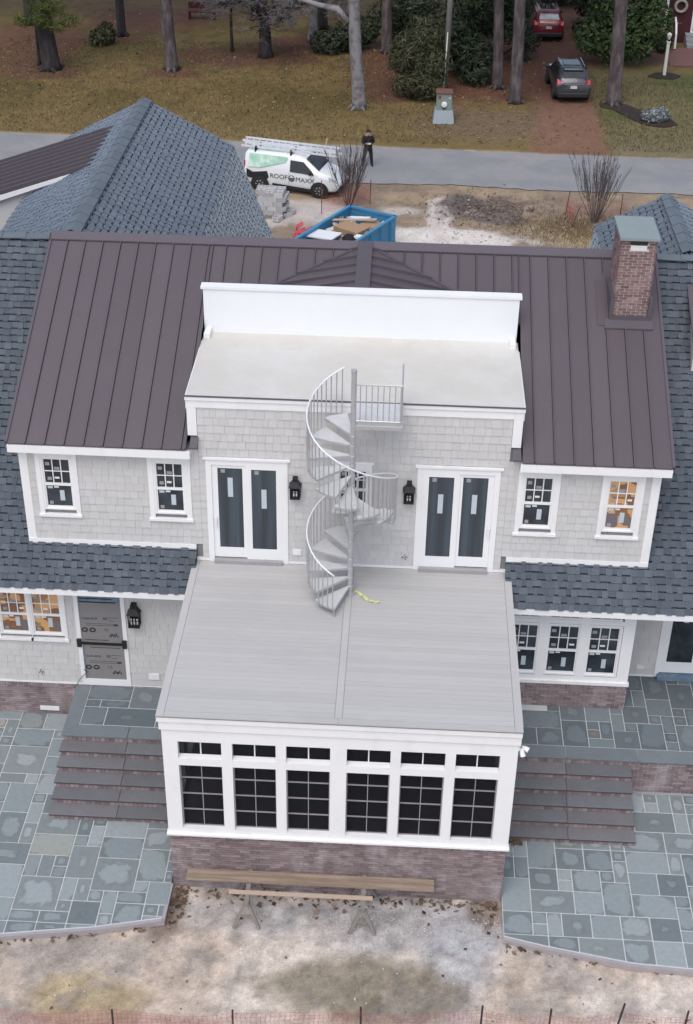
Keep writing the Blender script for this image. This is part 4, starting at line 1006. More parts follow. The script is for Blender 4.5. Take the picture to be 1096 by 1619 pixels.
def lay(parent, rects, region, z0, z1, m, gap=.0135, skip=None, rnd=random.Random(2), edge=()):
    for a, b, c, d in rects:
        poly = [(a + gap, b + gap), (c - gap, b + gap), (c - gap, d - gap), (a + gap, d - gap)]
        for i in range(len(region)):
            poly = clip(poly, region[i], region[(i + 1) % len(region)])
            if len(poly) < 3: break
        if len(poly) < 3: continue
        ar = 0.5 * abs(sum(poly[i][0] * poly[(i + 1) % len(poly)][1] - poly[(i + 1) % len(poly)][0] * poly[i][1] for i in range(len(poly))))
        if ar < .012: continue
        if skip and skip(sum(p[0] for p in poly) / len(poly), sum(p[1] for p in poly) / len(poly), a, b, c, d): continue
        dz = rnd.uniform(-.003, .003)
        MB().prism([(p[0], p[1], z0) for p in poly], (0, 0, z1 - z0 + dz)).build('paver', m, parent, bevel=.004)
rn = random.Random(21)
LREG = [(-10.5, -7.05), (-7.55, -6.67), (-5.7, -6.38), (-4.34, -6.06), (-4.33, 0.0), (-10.5, 0.0)]
RREG = [(2.55, -6.10), (3.34, -6.29), (5.06, -6.61), (6.25, -6.68), (9.5, -6.7), (9.5, -1.84), (2.55, -1.84)]
def inset(reg, k):
    c = V((sum(p[0] for p in reg) / len(reg), sum(p[1] for p in reg) / len(reg), 0))
    return reg
patL = MB().prism([(p[0], p[1], -.02) for p in LREG], (0, 0, .128)).build('patio', 'joint', kind='structure')
patR = MB().prism([(p[0], p[1], -.02) for p in RREG], (0, 0, .128)).build('patio', 'joint', kind='structure')
lin = [(p[0], p[1] + (.06 if p[1] < -5 else 0)) for p in LREG]; rin = [(p[0], p[1] + (.06 if p[1] < -5 else 0)) for p in RREG]
lay(patL, ashlar(-10.5, -4.2, -7.2, 0.0, .3, rn), lin, .10, .122, 'paver', skip=lambda cx, cy, a, b, c, d: a > -7.2 and b > -3.3)
lay(patR, ashlar(2.55, 9.6, -6.9, -1.85, .3, rn), rin, .10, .122, 'paver', skip=lambda cx, cy, a, b, c, d: c < 5.4 and b > -3.3)
def edging(reg, n):
    m = MB()
    for i in range(n):
        a, b = reg[i], reg[i + 1]; m.bar((a[0], a[1] - .02, .05), (b[0], b[1] - .02, .05), .07, .14)
    return m
edging(LREG, 3).build('patio_edging', 'edging', patL); edging(RREG, 4).build('patio_edging', 'edging', patR)
edging([(-4.36, -6.10), (-4.33, -5.1)], 1).build('patio_edging', 'edging', patL)

RISE, RUN = .16, .333
def flight(t, x0, x1, xj, extra=None):
    yb = -1.80
    mass = MB()
    for k in range(1, 6):
        z = 1.07 - k * RISE; y = yb - k * RUN
        mass.box(x0 + .04, y + .05, .10, x1, yb - (k - 1) * RUN + .05, z - .045)
    mass.build('step_mass', 'mortar', t)
    bl = []
    for k in range(0, 6):
        z = 1.07 - k * RISE; y = yb - k * RUN
        bl += brick_field((x0 + .035, y + .035, 0), (1, 0, 0), x1 - x0 - .04, max(z - RISE + .003, .125), z - .048, (0, -1, 0), L=.105, Hc=.118)
    pieces(t, 'brick', bl, 'riser', None, 0, 'riser_bricks')
    for k in range(1, 6):
        z = 1.07 - k * RISE; y = yb - k * RUN
        for a, b in ((x0, xj - .004), (xj + .004, x1)):
            tr_ = MB().box(a, y, z - .045, b, y + RUN + .04, z).build('tread', 'tread', t, bevel=.006)
            part('nosing_shade', 'nosing_shade', tr_, (a + .004, y - .004, z - .043, b - .004, y + .001, z - .009))
SL = thing('stone_steps', 'bluestone steps with brick risers climbing to the board-covered entry door', 'steps', (-5.8, -2.6, .1))
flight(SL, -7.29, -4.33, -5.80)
part('landing_mass', 'mortar', SL, (-7.25, -1.75, .1, -4.33, -.04, 1.03))
for poly in ([(-7.30, -1.80), (-5.81, -1.80), (-5.81, -1.42), (-6.97, -1.42)], [(-5.80, -1.80), (-4.33, -1.80), (-4.33, -1.42), (-5.80, -1.42)], [(-7.30, -1.795), (-6.975, -1.42), (-6.975, -.05), (-7.30, -.05)]):
    MB().prism([(p[0], p[1], 1.03) for p in poly], (0, 0, .045)).build('coping', 'coping', SL, bevel=.004)
lay(SL, [(-6.965, -.55, -5.95, -.05), (-6.965, -.80, -6.62, -.55), (-6.62, -.80, -5.95, -.55), (-6.965, -1.41, -6.42, -.80), (-5.95, -.80, -5.25, -.05), (-6.42, -1.41, -5.25, -.80), (-5.25, -.55, -4.33, -.05), (-5.25, -1.1, -4.33, -.55), (-5.25, -1.41, -4.33, -1.1)],
    [(-7, -1.42), (-4.33, -1.42), (-4.33, 0), (-7, 0)], 1.03, 1.074, 'paver_wet_shade', gap=.009)
part('joint_bed', 'joint', SL, (-6.97, -1.415, 1.03, -4.335, -.045, 1.066))
SRt = thing('stone_steps', 'bluestone steps with brick risers climbing to the terrace beside the white triple window', 'steps', (4.0, -2.6, .1))
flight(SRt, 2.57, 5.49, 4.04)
terr = part('terrace', 'joint', None, (2.57, -1.75, 0, 9.5, 1.2, 1.064), kind='structure')
xx = 2.57
for b in (4.06, 5.66, 7.3, 9.5):
    MB().box(xx + .004, -1.80, 1.03, b - .004, -1.41, 1.075).build('coping', 'coping', terr, bevel=.004); xx = b
lay(terr, ashlar(2.57, 9.5, -1.40, 1.2, .29, random.Random(8)), [(2.57, -1.40), (9.5, -1.40), (9.5, 1.2), (2.57, 1.2)], 1.04, 1.074, 'paver_wet_shade', gap=.009, skip=lambda cx, cy, a, b, c, d: cy > -.03 and c < 5.6)
rw = part('retaining_wall', 'mortar', None, (5.50, -1.749, .1, 9.5, -1.70, 1.028), label='brick retaining wall under the bluestone terrace edge beside the steps', cat='wall')
pieces(rw, 'brick', brick_field((5.50, -1.75, 0), (1, 0, 0), 4.0, .125, 1.025, (0, -1, 0)), 'brick', None, 300)

# ------------------------------------------------------------------ spiral staircase
PC = V((-.88, -1.04, 0)); SPR = .93; STEP = math.radians(30); A0 = math.radians(252); RI = 4.14 / 18
SP = thing('spiral_staircase', 'galvanised spiral staircase rising from the roof deck to the flat roof', 'spiral staircase', (PC.x, PC.y, Z_D))
MB().tube([(PC.x, PC.y, Z_D), (PC.x, PC.y, 10.14)], .055, 14).build('pole', 'galv', SP, smooth=False)
MB().lathe([(.058, 10.14), (.062, 10.142), (.062, 10.17), (.03, 10.18)], (PC.x, PC.y, 0), 14).build('pole_cap', 'galv', SP)
MB().lathe([(.13, Z_D + .003), (.13, Z_D + .018), (.07, Z_D + .02), (.07, Z_D + .07)], (PC.x, PC.y, 0), 14).build('base_flange', 'galv', SP)
def pol(a, r, z): return V((PC.x + r * math.cos(a), PC.y + r * math.sin(a), z))
for i in range(1, 18):
    z = Z_D + RI * i; a0 = A0 - STEP * (i - 1); a1 = a0 - STEP * 1.08
    arc = [pol(a0 + (a1 - a0) * k / 6, .90, z - .012) for k in range(7)]
    inn = [pol(a1, .057, z - .012), pol(a0, .057, z - .012)]
    tr = MB().prism(arc + inn, (0, 0, .012)).build('tread', 'galv_tread', SP)
    lip = MB(); lip.bar(pol(a0, .06, z - .034), pol(a0, .90, z - .034), .014, .044); lip.bar(pol(a1, .06, z - .034), pol(a1, .90, z - .034), .014, .044)
    for k in range(6): lip.bar(arc[k] - V((0, 0, .022)), arc[k + 1] - V((0, 0, .022)), .012, .044)
    lip.build('tread_edge', 'galv', tr)
    MB().lathe([(.062, z - .07), (.066, z - .066), (.066, z + .0), (.062, z + .004)], (PC.x, PC.y, 0), 12).build('collar', 'galv', tr)
    for k in range(4):
        a = a0 - STEP * (k + .35) / 4; zr = Z_D + RI * (1 + (A0 - a) / STEP) + .90 - RI * .3
        MB().tube([pol(a, .915, z - .05), pol(a, .915, zr)], .0135, 5).build('baluster', 'galv', SP)
hp = []
for k in range(0, 103):
    a = A0 - STEP * 17 * k / 102; hp.append(pol(a, .918, Z_D + RI * (1 + (A0 - a) / STEP) + .90 - RI * .3))
MB().tube(hp, .018, 8).build('handrail', 'galv_rail', SP, smooth=True)
LX0, LX1, LY0, LY1, LZ = -.86, .09, -1.06, -.11, 8.945
ld_ = part('landing', 'galv_tread', SP, (LX0, LY0, LZ - .012, LX1, LY1, LZ))
part('landing_edge', 'galv', ld_, (LX0, LY0 - .012, LZ - .075, LX1, LY0 - .001, LZ + .003), (LX1, LY0, LZ - .075, LX1 + .011, LY1, LZ + .003), (LX0, LY1, LZ - .075, LX1, LY1 + .012, LZ + .003), (LX0 - .011, LY0, LZ - .075, LX0 - .001, LY1, LZ + .003))
part('kick_plate', 'galv', ld_, (LX0 + .06, LY0 + .02, LZ + .003, LX1 - .05, LY0 + .03, LZ + .10))
lr = MB(); lr.tube([(PC.x, LY0 + .03, LZ + .90), (LX1 - .02, LY0 + .03, LZ + .90), (LX1 - .02, LY1 + .02, LZ + .90), ], .016, 8); lr.build('landing_rail', 'galv', SP)
lr = MB(); lr.tube([(PC.x, LY0 + .025, LZ + .10), (LX1 - .02, LY0 + .025, LZ + .10)], .012, 6); lr.build('landing_rail', 'galv', SP)
for k in range(8):
    xb = LX0 + .11 + k * (LX1 - LX0 - .15) / 7
    MB().tube([(xb, LY0 + .03, LZ), (xb, LY0 + .03, LZ + .9)], .011 if k < 7 else .018, 6).build('baluster', 'galv', SP)
for k in range(7):
    yb = LY0 + .15 + k * (LY1 - LY0 - .15) / 6
    MB().tube([(LX1 - .02, yb, LZ), (LX1 - .02, yb, LZ + .9)], .011 if k < 6 else .018, 6).build('baluster', 'galv', SP)
ft = pol(A0 - .03, .87, 0)
MB().tube([(ft.x, ft.y, Z_D + .002), (ft.x, ft.y, Z_D + RI - .04)], .014, 6).lathe([(.045, Z_D + .002), (.045, Z_D + .012)], (ft.x, ft.y, 0), 8).build('foot', 'galv', SP)

# ------------------------------------------------------------------ lanterns
def lantern(x, zb, h, w, label, n=2):
    t = thing('wall_lantern', label, 'lantern', (x, -.03, zb), 'black wall lanterns on the house')
    yb, yf = -.03, -.03 - w * .85; hx = w / 2; z0 = zb; z1 = zb + h * .60
    part('back_plate', 'black', t, (x - hx * .8, -.028, z0, x + hx * .8, -.006, zb + h * .9))
    part('base', 'black', t, (x - hx, yf, z0, x + hx, -.03, z0 + .05))
    for sx in (-1, 1):
        for yy in (yf + .012, -.045): part('post', 'black', t, (x + sx * (hx - .012) - .012, yy - .012, z0 + .05, x + sx * (hx - .012) + .012, yy + .012, z1))
    part('crossbar', 'black', t, (x - hx + .025, yf, z0 + h * .33, x + hx - .025, yf + .012, z0 + h * .33 + .015))
    r0 = [(x - hx - .025, yf - .025, z1), (x + hx + .025, yf - .025, z1), (x + hx + .025, -.028, z1), (x - hx - .025, -.028, z1)]
    r1 = [(x - hx * .45, yf + w * .22, z1 + h * .24), (x + hx * .45, yf + w * .22, z1 + h * .24), (x + hx * .45, -.06, z1 + h * .24), (x - hx * .45, -.06, z1 + h * .24)]
    m = MB(); m.v = r0 + r1; m.f = [(0, 3, 2, 1), (4, 5, 6, 7)] + [(i, (i + 1) % 4, 4 + (i + 1) % 4, 4 + i) for i in range(4)]; m.build('roof', 'black', t)
    part('chimney_top', 'black', t, (x - hx * .48, yf + w * .18, z1 + h * .24, x + hx * .48, -.055, z1 + h * .40))
    for k in range(n):
        xc = x + (k - (n - 1) / 2) * w * .26
        MB().tube([(xc, (yb + yf) / 2 - .02, z0 + .05), (xc, (yb + yf) / 2 - .02, z0 + h * .33)], .018, 8).build('candle', 'candle', t)
    part('glass', 'glass_car', t, (x - hx + .02, -.052, z0 + .05, x + hx - .02, -.046, z1))
lantern(-2.115, 6.60, .50, .22, 'black lantern on the wall right of the left sliding door', 2)
lantern(.295, 6.60, .50, .22, 'black lantern on the wall left of the right sliding door', 2)
lantern(-5.79, 2.98, .60, .26, 'black lantern with three candles by the board-covered entry door', 3)

# caution tape on the deck
tp = MB(); pr = None
rr = random.Random(3)
for k in range(15):
    t = k / 14; p = V((-.80 + .56 * t, -1.0 - .40 * t + .05 * math.sin(t * 8), 4.815 + .03 * abs(math.sin(t * 11)))); w = V((.02, .035, .012 * math.sin(k * 2.1)))
    cur = (p - w, p + w)
    if pr: tp.quad(pr[0], cur[0], cur[1], pr[1])
    pr = cur
o = tp.build('caution_tape', 'tape'); setp(o, 'crumpled yellow caution tape lying on the deck by the spiral stair pole', 'caution tape')

# ------------------------------------------------------------------ trestles and planks
def sawhorse(x, label):
    t = thing('sawhorse', label, 'sawhorse', (x, -5.7, 0), 'sawhorses carrying the planks')
    part('beam', 'lumber_old', t, (x - .045, -6.02, .57, x + .045, -5.12, .655))
    for yy, yt in ((-6.10, -5.95), (-5.10, -5.22)):
        for sx in (-1, 1): MB().bar((x + sx * .26, yy, 0), (x + sx * .03, yt, .57), .06, .04, up=(0, 1, 0)).build('leg', 'lumber_old', t)
        part('brace', 'lumber_old', t, (x - .16, (yy + yt) / 2 - .015, .26, x + .16, (yy + yt) / 2 + .015, .31))
sawhorse(-2.66, 'grey wooden sawhorse under the left part of the planks'); sawhorse(-.31, 'grey wooden sawhorse under the right part of the planks')
o = MB().box(-3.95, -5.50, .66, 1.12, -5.20, .705).build('scaffold_plank', 'plank', bevel=.006); setp(o, 'long wide weathered plank lying across both sawhorses by the brick', 'plank')
o = MB().obox((-1.58, -5.76, .68), (1.46, 0, 0), (0, .045, 0), (0, 0, .021)).build('lumber_board', 'lumber', bevel=.004); setp(o, 'short narrow pale board on the near ends of the sawhorses', 'board')

# ------------------------------------------------------------------ safety fences
def fence(name, label, posts, h, net_top, net_bot, m_post, step=.085, rows=9, tilt=None, group=None, sag=.05, seed=1):
    t = thing('safety_fence', label, 'safety fence', posts[0][:2] + (0,), group); rr = random.Random(seed)
    for i, p in enumerate(posts):
        dx = (tilt or {}).get(i, rr.uniform(-.03, .03)); MB().tube([(p[0], p[1], 0), (p[0] + dx, p[1], p[2] if len(p) > 2 else h)], .02, 5).build('post', m_post, t)
    n = MB(); pts = []
    for i in range(len(posts) - 1):
        a, b = V(posts[i][:2] + (0,)), V(posts[i + 1][:2] + (0,)); k = max(2, int((b - a).length / step))
        for j in range(k + (i == len(posts) - 2)): pts.append((a + (b - a) * j / k, j / k))
    cols = []
    for p, f in pts:
        s_ = sag * 4 * f * (1 - f); off = rr.uniform(-.012, .012)
        cols.append([V((p.x + off + .015 * math.sin(q * 2.3 + p.x * 3), p.y + .05 * math.sin(p.x * 2 + q * .5), net_bot + (net_top - s_ - net_bot) * q / rows)) for q in range(rows + 1)])
    w = .0032
    for i, c in enumerate(cols):
        for q in range(rows):
            a, b = c[q], c[q + 1]; n.quad(a - V((w, 0, 0)), a + V((w, 0, 0)), b + V((w, 0, 0)), b - V((w, 0, 0)))
            if i + 1 < len(cols) :
                a2 = cols[i + 1][q + 1]; n.quad(b - V((0, 0, w)), a2 - V((0, 0, w)), a2 + V((0, 0, w)), b + V((0, 0, w)))
    n.build('net', 'net', t, kind='stuff', recalc=False)
fence('f', 'red plastic safety netting on dark posts along the near edge of the dirt', [(-7.2, -9.0, .95), (-4.8, -9.0, 1.05), (-2.6, -8.87, 1.05), (-.23, -8.70, 1.10), (1.98, -8.58, 1.16), (3.24, -8.55, 1.13), (4.44, -8.48, 1.30), (5.72, -8.46, 1.16), (8.0, -8.4, 1.1)], 1.1, 1.0, .1, 'dark_post', tilt={6: .12}, sag=.10)
fence('f', 'faded red safety netting between rusty posts behind the blue dumpster', [(-3.66, 32.95, 1.5), (-1.62, 34.33, 1.1), (-2.6, 35.4, 1.0), (-4.2, 35.0, 1.0)], 1.1, .8, .05, 'rust_post', step=.10, rows=9, group='orange-red safety fences by the street')
fence('f', 'faded red safety netting around the right bare shrub by the street', [(7.09, 32.3, .95), (6.93, 33.74, 1.1), (9.27, 33.58, 1.1), (9.6, 32.4, 1.0)], 1.1, .8, .05, 'rust_post', step=.10, rows=9, tilt={0: .25, 1: .1}, group='orange-red safety fences by the street')

# ------------------------------------------------------------------ dumpster and its load
DU = V((.885, -.465, 0)); DV = V((-.465, -.885, 0)); DO = V((-2.36, 30.72, 0)); DW_, DL_, DH_ = 2.2, 5.0, 1.22
def dp(u, v, z): return DO + DU * u + DV * v + V((0, 0, z))
dm = thing('dumpster', 'open blue roll-off dumpster full of rubbish behind the roof ridge', 'dumpster', tuple(dp(1.1, 2.5, 0)))
MB().obox(dp(DW_ / 2, DL_ / 2, .16), DU * DW_ / 2, DV * DL_ / 2, (0, 0, .04)).build('floor', 'dump_in', dm)
for (u, v, hu, hv) in ((.03, DL_ / 2, .03, DL_ / 2), (DW_ - .03, DL_ / 2, .03, DL_ / 2), (DW_ / 2, .03, DW_ / 2 - .062, .03), (DW_ / 2, DL_ - .03, DW_ / 2 - .062, .03)):
    w = MB().obox(dp(u, v, .12 + (DH_ - .12) / 2), DU * hu, DV * hv, (0, 0, (DH_ - .12) / 2)).build('side_wall', 'dumpster', dm)
    MB().obox(dp(u, v, DH_ + .04), DU * (hu + .035), DV * (hv + .035), (0, 0, .045)).build('rim', 'dumpster', w)
for k in range(6):
    v = .45 + k * .82
    MB().obox(dp(DW_ + .04, v, .65), DU * .04, DV * .05, (0, 0, .52)).build('rib', 'dumpster', dm); MB().obox(dp(-.04, v, .65), DU * .04, DV * .05, (0, 0, .52)).build('rib', 'dumpster', dm)
MB().obox(dp(DW_ / 2, DL_ / 2, .06), DU * .9, DV * 2.3, (0, 0, .06)).build('skid', 'trim_black', dm)
rr = random.Random(12); jk = MB()
for k in range(260):
    c = dp(rr.uniform(.15, 2.05), rr.uniform(.2, 4.8), .50 + rr.random() * .50); a = rr.random() * 6.28; b = rr.uniform(-.5, .5)
    X = V((math.cos(a), math.sin(a), b)).normalized(); Y = X.orthogonal().normalized(); Z = X.cross(Y)
    jk.obox(c, X * rr.uniform(.08, .30), Y * rr.uniform(.04, .15), Z * rr.uniform(.005, .05))
jk.build('rubbish', 'debris', kind='stuff', recalc=False)
def loose(name, label, cat, m, c, X, Y, Z, bevel=0):
    o = MB().obox(c, X, Y, Z).build(name, m, bevel=bevel); setp(o, label, cat); return o
loose('cardboard_box', 'big brown cardboard box in the middle of the blue dumpster', 'box', 'cardboard', dp(1.12, 1.75, .88), (DU + DV * .15).normalized() * .60, (DV - DU * .15).normalized() * .42, V((0, 0, .30)))
loose('cardboard_box', 'smaller brown cardboard carton beside the big one in the blue dumpster', 'box', 'cardboard', dp(1.55, .98, .86), DU * .36, DV * .34, V((0, .05, .26)))
loose('wood_plank', 'pale wooden plank lying slanted across the dumpster load', 'board', 'lumber', dp(.85, 1.15, 1.22), (DU * .95 + DV * -.45 + V((0, 0, .06))).normalized() * .95, (DV + DU * .4).normalized() * .08, V((0, 0, .02)))
loose('foam_sheet', 'large white foam sheet at the near end of the dumpster', 'foam sheet', 'foam', dp(.55, 3.05, 1.16), DU * .65 + V((0, 0, .05)), DV * .42, V((0, 0, .025)))
loose('foam_sheet', 'narrow white foam strip at the far corner of the dumpster', 'foam sheet', 'foam', dp(.75, .50, 1.05), (DU - DV * .5).normalized() * .42, DV * .14, V((0, 0, .03)))
loose('foam_sheet', 'small white crumpled sheet beside the black bag in the dumpster', 'foam sheet', 'foam', dp(1.85, 2.35, 1.10), DU * .22, DV * .14, V((.02, 0, .04)))
bag = MB(); bag.tube([dp(1.45, 2.55, .80), dp(1.50, 2.55, .92), dp(1.56, 2.6, 1.06), dp(1.6, 2.62, 1.16)], [.26, .34, .28, .06], 9)
o = bag.build('rubbish_bag', 'cloth_black', smooth=True); setp(o, 'black rubbish bag on top of the dumpster load', 'bag')
pk = MB(); rr = random.Random(2)
for k in range(16):
    c = V((-4.6 + rr.random() * .7, 28.9 + rr.random() * .6, .2 + rr.random() * .7)); pk.obox(c, (rr.uniform(.1, .22), rr.uniform(-.15, .15), rr.uniform(-.1, .1)), (0, .05, .04), (0, -.008, .01))
o = pk.build('plastic_netting_heap', 'net'); setp(o, 'crumpled pink-red plastic netting heaped beside the dumpster', 'netting')

# ------------------------------------------------------------------ concrete blocks
def blk_mesh(lx, ly, lz):
    b = MB(); h = .03
    b.box(-lx / 2, -ly / 2, 0, lx / 2, -ly / 2 + h, lz); b.box(-lx / 2, ly / 2 - h, 0, lx / 2, ly / 2, lz)
    for x in (-lx / 2, -h / 2, lx / 2 - h): b.box(x, -ly / 2 + h, 0, x + h, ly / 2 - h, lz)
    b.box(-lx / 2 + h, -ly / 2 + h, .02, lx / 2 - h, ly / 2 - h, lz - .06)
    me = bpy.data.meshes.new('concrete_block'); me.from_pydata(b.v, [], b.f); me.materials.append(M['block']); return me
BM = blk_mesh(.395, .295, .195)
def block(x, y, z, rz, label, group):
    o = bpy.data.objects.new('concrete_block', BM); COL.objects.link(o); o.location = (x, y, z); o.rotation_euler[2] = rz; setp(o, label, 'concrete block', group)
rr = random.Random(6)
pl = thing('pallet', 'wooden pallet under the stacked concrete blocks beside the van', 'pallet', (-5.80, 32.75, 0), rotz=-.10)
for k in range(6): part('slat', 'lumber_old', pl, (-.66, -.52 + k * .19, .10, .66, -.41 + k * .19, .125))
for y in (-.47, 0, .47): part('stringer', 'lumber_old', pl, (-.64, y - .04, 0, .64, y + .04, .099))
for k in range(5):
    for i in range(3):
        for j in range(3):
            if k == 4 and i == 0 and j == 0: continue
            lx = (i - 1) * .41 + rr.uniform(-.012, .012) + (.07 if k % 2 else -.07); ly = (j - 1) * .31 + rr.uniform(-.01, .01)
            c, s_ = math.cos(-.1), math.sin(-.1)
            o_ = ('bottom', 'second lowest', 'middle', 'second highest', 'top')[k]; lab = ('grey concrete block in the %s layer of the pallet stack by the van' % o_, 'pallet blocks in the %s layer' % o_)
            block(-5.80 + lx * c - ly * s_, 32.75 + lx * s_ + ly * c, .126 + k * .1955, -.1 + rr.uniform(-.02, .02), *lab)
for x, y, a, lb_ in ((-5.15, 32.5, .6, 'loose grey concrete block lying between the other two loose blocks by the pallet'), (-5.0, 32.9, -.4, 'loose grey concrete block farthest from the roof ridge beside the pallet'), (-5.5, 32.0, 1.1, 'loose grey concrete block closest to the roof ridge beside the pallet')):
    block(x, y, .01, a, lb_, 'loose concrete blocks by the pallet')
# ------------------------------------------------------------------ vehicles (own frame: x forward, y left)
M['flag'] = mat('orange_flag', (0.7, 0.42, 0.28), .8)
M['ladder'] = mat('ladder_fibreglass', (0.66, 0.67, 0.70), .5)
def loft(name, secs, m, parent, bevel=0, smooth=True):
    """secs: (x, zb, zs, zr, wb, ws, wr) -> closed shell with rounded shoulders"""
    vs = []; fs = []; n = 0
    for x, zb, zs, zr, wb, ws, wr in secs:
        half = [(0, zb), (wb * .85, zb), (wb, zb + .08), (ws * 1.0, (zb + zs) / 2), (ws, zs), (wr + (ws - wr) * .15, zr - .10), (wr - .04, zr - .025), (wr - .18, zr), (0, zr + .012)]
        ring = [(x, -y, z) for y, z in half] + [(x, y, z) for y, z in half[-2:0:-1]]
        n = len(ring); vs += ring
    k = len(secs)
    for i in range(k - 1):
        for j in range(n):
            j2 = (j + 1) % n; fs.append((i * n + j, i * n + j2, (i + 1) * n + j2, (i + 1) * n + j))
    fs.append(tuple(range(n))[::-1]); fs.append(tuple((k - 1) * n + j for j in range(n)))
    b = MB(); b.v = vs; b.f = fs; o = b.build(name, m, parent)
    if smooth:
        for p in o.data.polygons: p.use_smooth = True
        try: o.data.set_sharp_from_angle(angle=R(32))
        except Exception: pass
    return o
def wheel(parent, x, y, r, w, rimm, side):
    t = MB().lathe([(r * .62, -w / 2), (r * .93, -w / 2), (r, -w / 3), (r, w / 3), (r * .93, w / 2), (r * .62, w / 2)], (x, y, r), 20, 'y').build('wheel', 'tyre', parent)
    d = side * w / 2
    MB().lathe([(r * .63, d * .80), (r * .58, d * 1.02), (r * .18, d * 1.04), (r * .05, d * 1.10)], (x, y, r), 18, 'y').build('rim', rimm, t)
    sp = MB()
    for k in range(7):
        a = k * 2 * math.pi / 7; sp.bar((x + r * .14 * math.cos(a), y + d * 1.06, r + r * .14 * math.sin(a)), (x + r * .56 * math.cos(a), y + d * 1.04, r + r * .56 * math.sin(a)), .07 * r / .3, .02, up=(0, 1, 0))
    sp.build('spoke', 'trim_black', t)

VAN = thing('van', 'white roofing company van with green graphics parked on the dirt by the street', 'van', (-4.98, 36.10, 0), rotz=-.255); VAN.scale = (1, 1, .93)
secs = [(-2.20, .34, 1.0, 1.72, .80, .86, .66), (-2.12, .28, 1.05, 1.80, .84, .90, .70), (-1.6, .22, 1.08, 1.84, .86, .92, .74), (-.3, .22, 1.08, 1.85, .86, .92, .74), (.30, .22, 1.06, 1.82, .86, .92, .72),
        (.62, .22, 1.03, 1.72, .86, .92, .69), (1.28, .22, .98, 1.20, .86, .91, .72), (1.75, .24, .90, 1.04, .85, .89, .74), (2.05, .28, .76, .88, .78, .82, .66), (2.20, .34, .60, .70, .64, .68, .52)]
loft('body', secs, 'van_white', VAN)
def facepoly(name, m, parent, pts, off, th=.006, **k):
    a, b, c = V(pts[0]), V(pts[1]), V(pts[2]); n = (b - a).cross(c - a).normalized()
    return MB().prism([V(p) + n * off for p in pts], n * th).build(name, m, parent, **k)
for s_ in (-1, 1):
    pts = [(-.02, s_ * .93, 1.10), (1.12, s_ * .925, 1.06), (.95, s_ * .865, 1.26), (.58, s_ * .80, 1.60), (-.02, s_ * .815, 1.63)]
    if s_ > 0: pts = pts[::-1]
    facepoly('side_window', 'glass_car', VAN, pts, .008)
    # flat upper side graphic, lower cladding, wheels, mirror
    g = [(-2.0, s_ * .925, 1.12), (-1.45, s_ * .935, 1.12), (-.25, s_ * .845, 1.50), (-.15, s_ * .79, 1.74), (-1.95, s_ * .79, 1.74)]
    if s_ > 0: g = g[::-1]
    facepoly('side_graphic', 'van_green', VAN, g, .010)
    cl = [(-.85, s_ * .925, .22), (1.0, s_ * .925, .22), (1.0, s_ * .925, .36), (-.85, s_ * .925, .44)]
    if s_ > 0: cl = cl[::-1]
    facepoly('cladding', 'trim_black', VAN, cl, .004, .012)
    dk_ = [(-2.08, s_ * .925, .60), (-2.08, s_ * .925, 1.02), (-1.78, s_ * .925, .88), (-1.42, s_ * .925, .94), (-1.10, s_ * .925, 1.0), (-1.02, s_ * .925, .70), (-1.20, s_ * .925, .50)]
    dk_ = dk_[::-1] if s_ < 0 else dk_
    facepoly('dark_graphic', 'trim_black', VAN, dk_, .004, .006)
    for x in (-1.45, 1.36):
        MB().lathe([(.42, -.02), (.42, .02)], (x, s_ * .925, .33), 20, 'y').build('wheel_arch', 'trim_black', VAN)
        wheel(VAN, x, s_ * .87, .335, .22, 'rim_dirty', s_)
    part('mirror', 'trim_black', VAN, (.92, s_ * .93 if s_ > 0 else -1.12, 1.08, 1.02, 1.12 if s_ > 0 else -.93, 1.26), bevel=.02)
    hl = [(1.78, s_ * .885, .84), (2.10, s_ * .76, .72), (2.06, s_ * .70, .86), (1.74, s_ * .80, 1.0)]
    hl = hl if s_ < 0 else hl[::-1]
    facepoly('headlight', 'headlight', VAN, hl, .012, .012)
    part('roof_antenna', 'trim_black', VAN, (-1.75 if s_ < 0 else -.1, -.62, 1.84, -1.70 if s_ < 0 else -.05, -.57, 2.05))
facepoly('windshield', 'glass_car', VAN, [(1.26, -.70, 1.225), (1.26, .70, 1.225), (.66, .62, 1.715), (.66, -.62, 1.715)], .010)
part('roof_graphic', 'van_green', VAN, (-2.05, -.54, 1.858, .05, -.15, 1.868))
part('bumper', 'trim_black', VAN, (1.98, -.70, .26, 2.24, .70, .50), bevel=.04)
part('rear_bumper', 'trim_black', VAN, (-2.27, -.78, .30, -2.18, .78, .52), bevel=.02)
for s_ in (-1, 1): part('taillight', 'taillight', VAN, (-2.215, s_ * .80 - .06, .9, -2.17, s_ * .80 + .06, 1.35))
rk = MB()
for x in (-1.72, -.05):
    rk.box(x - .03, -.74, 1.86, x + .03, .74, 1.90)
    for y in (-.72, -.02, .70): rk.box(x - .02, y, 1.70 if abs(y) > .5 else 1.84, x + .02, y + .04, 2.02)
rk.build('roof_rack', 'trim_black', VAN)
def ladder(y0, xa, xb, lab):
    ld = thing('ladder', lab, 'ladder', (-4.98, 36.10, 0), 'ladders on the van roof', rotz=-.255)
    for k, yy in enumerate((y0, y0 + .40)): part('rail', 'ladder', ld, (xa, yy - .016, 1.78, xb, yy + .016, 1.87))
    x = xa + .15
    while x < xb: part('rung', 'ladder', ld, (x - .016, y0 + .016, 1.81, x + .016, y0 + .384, 1.843)); x += .305
ladder(-.52, -2.45, 2.15, 'white ladder nearer the camera on the van roof'); ladder(.16, -2.65, 1.85, 'white ladder on the far half of the van roof')
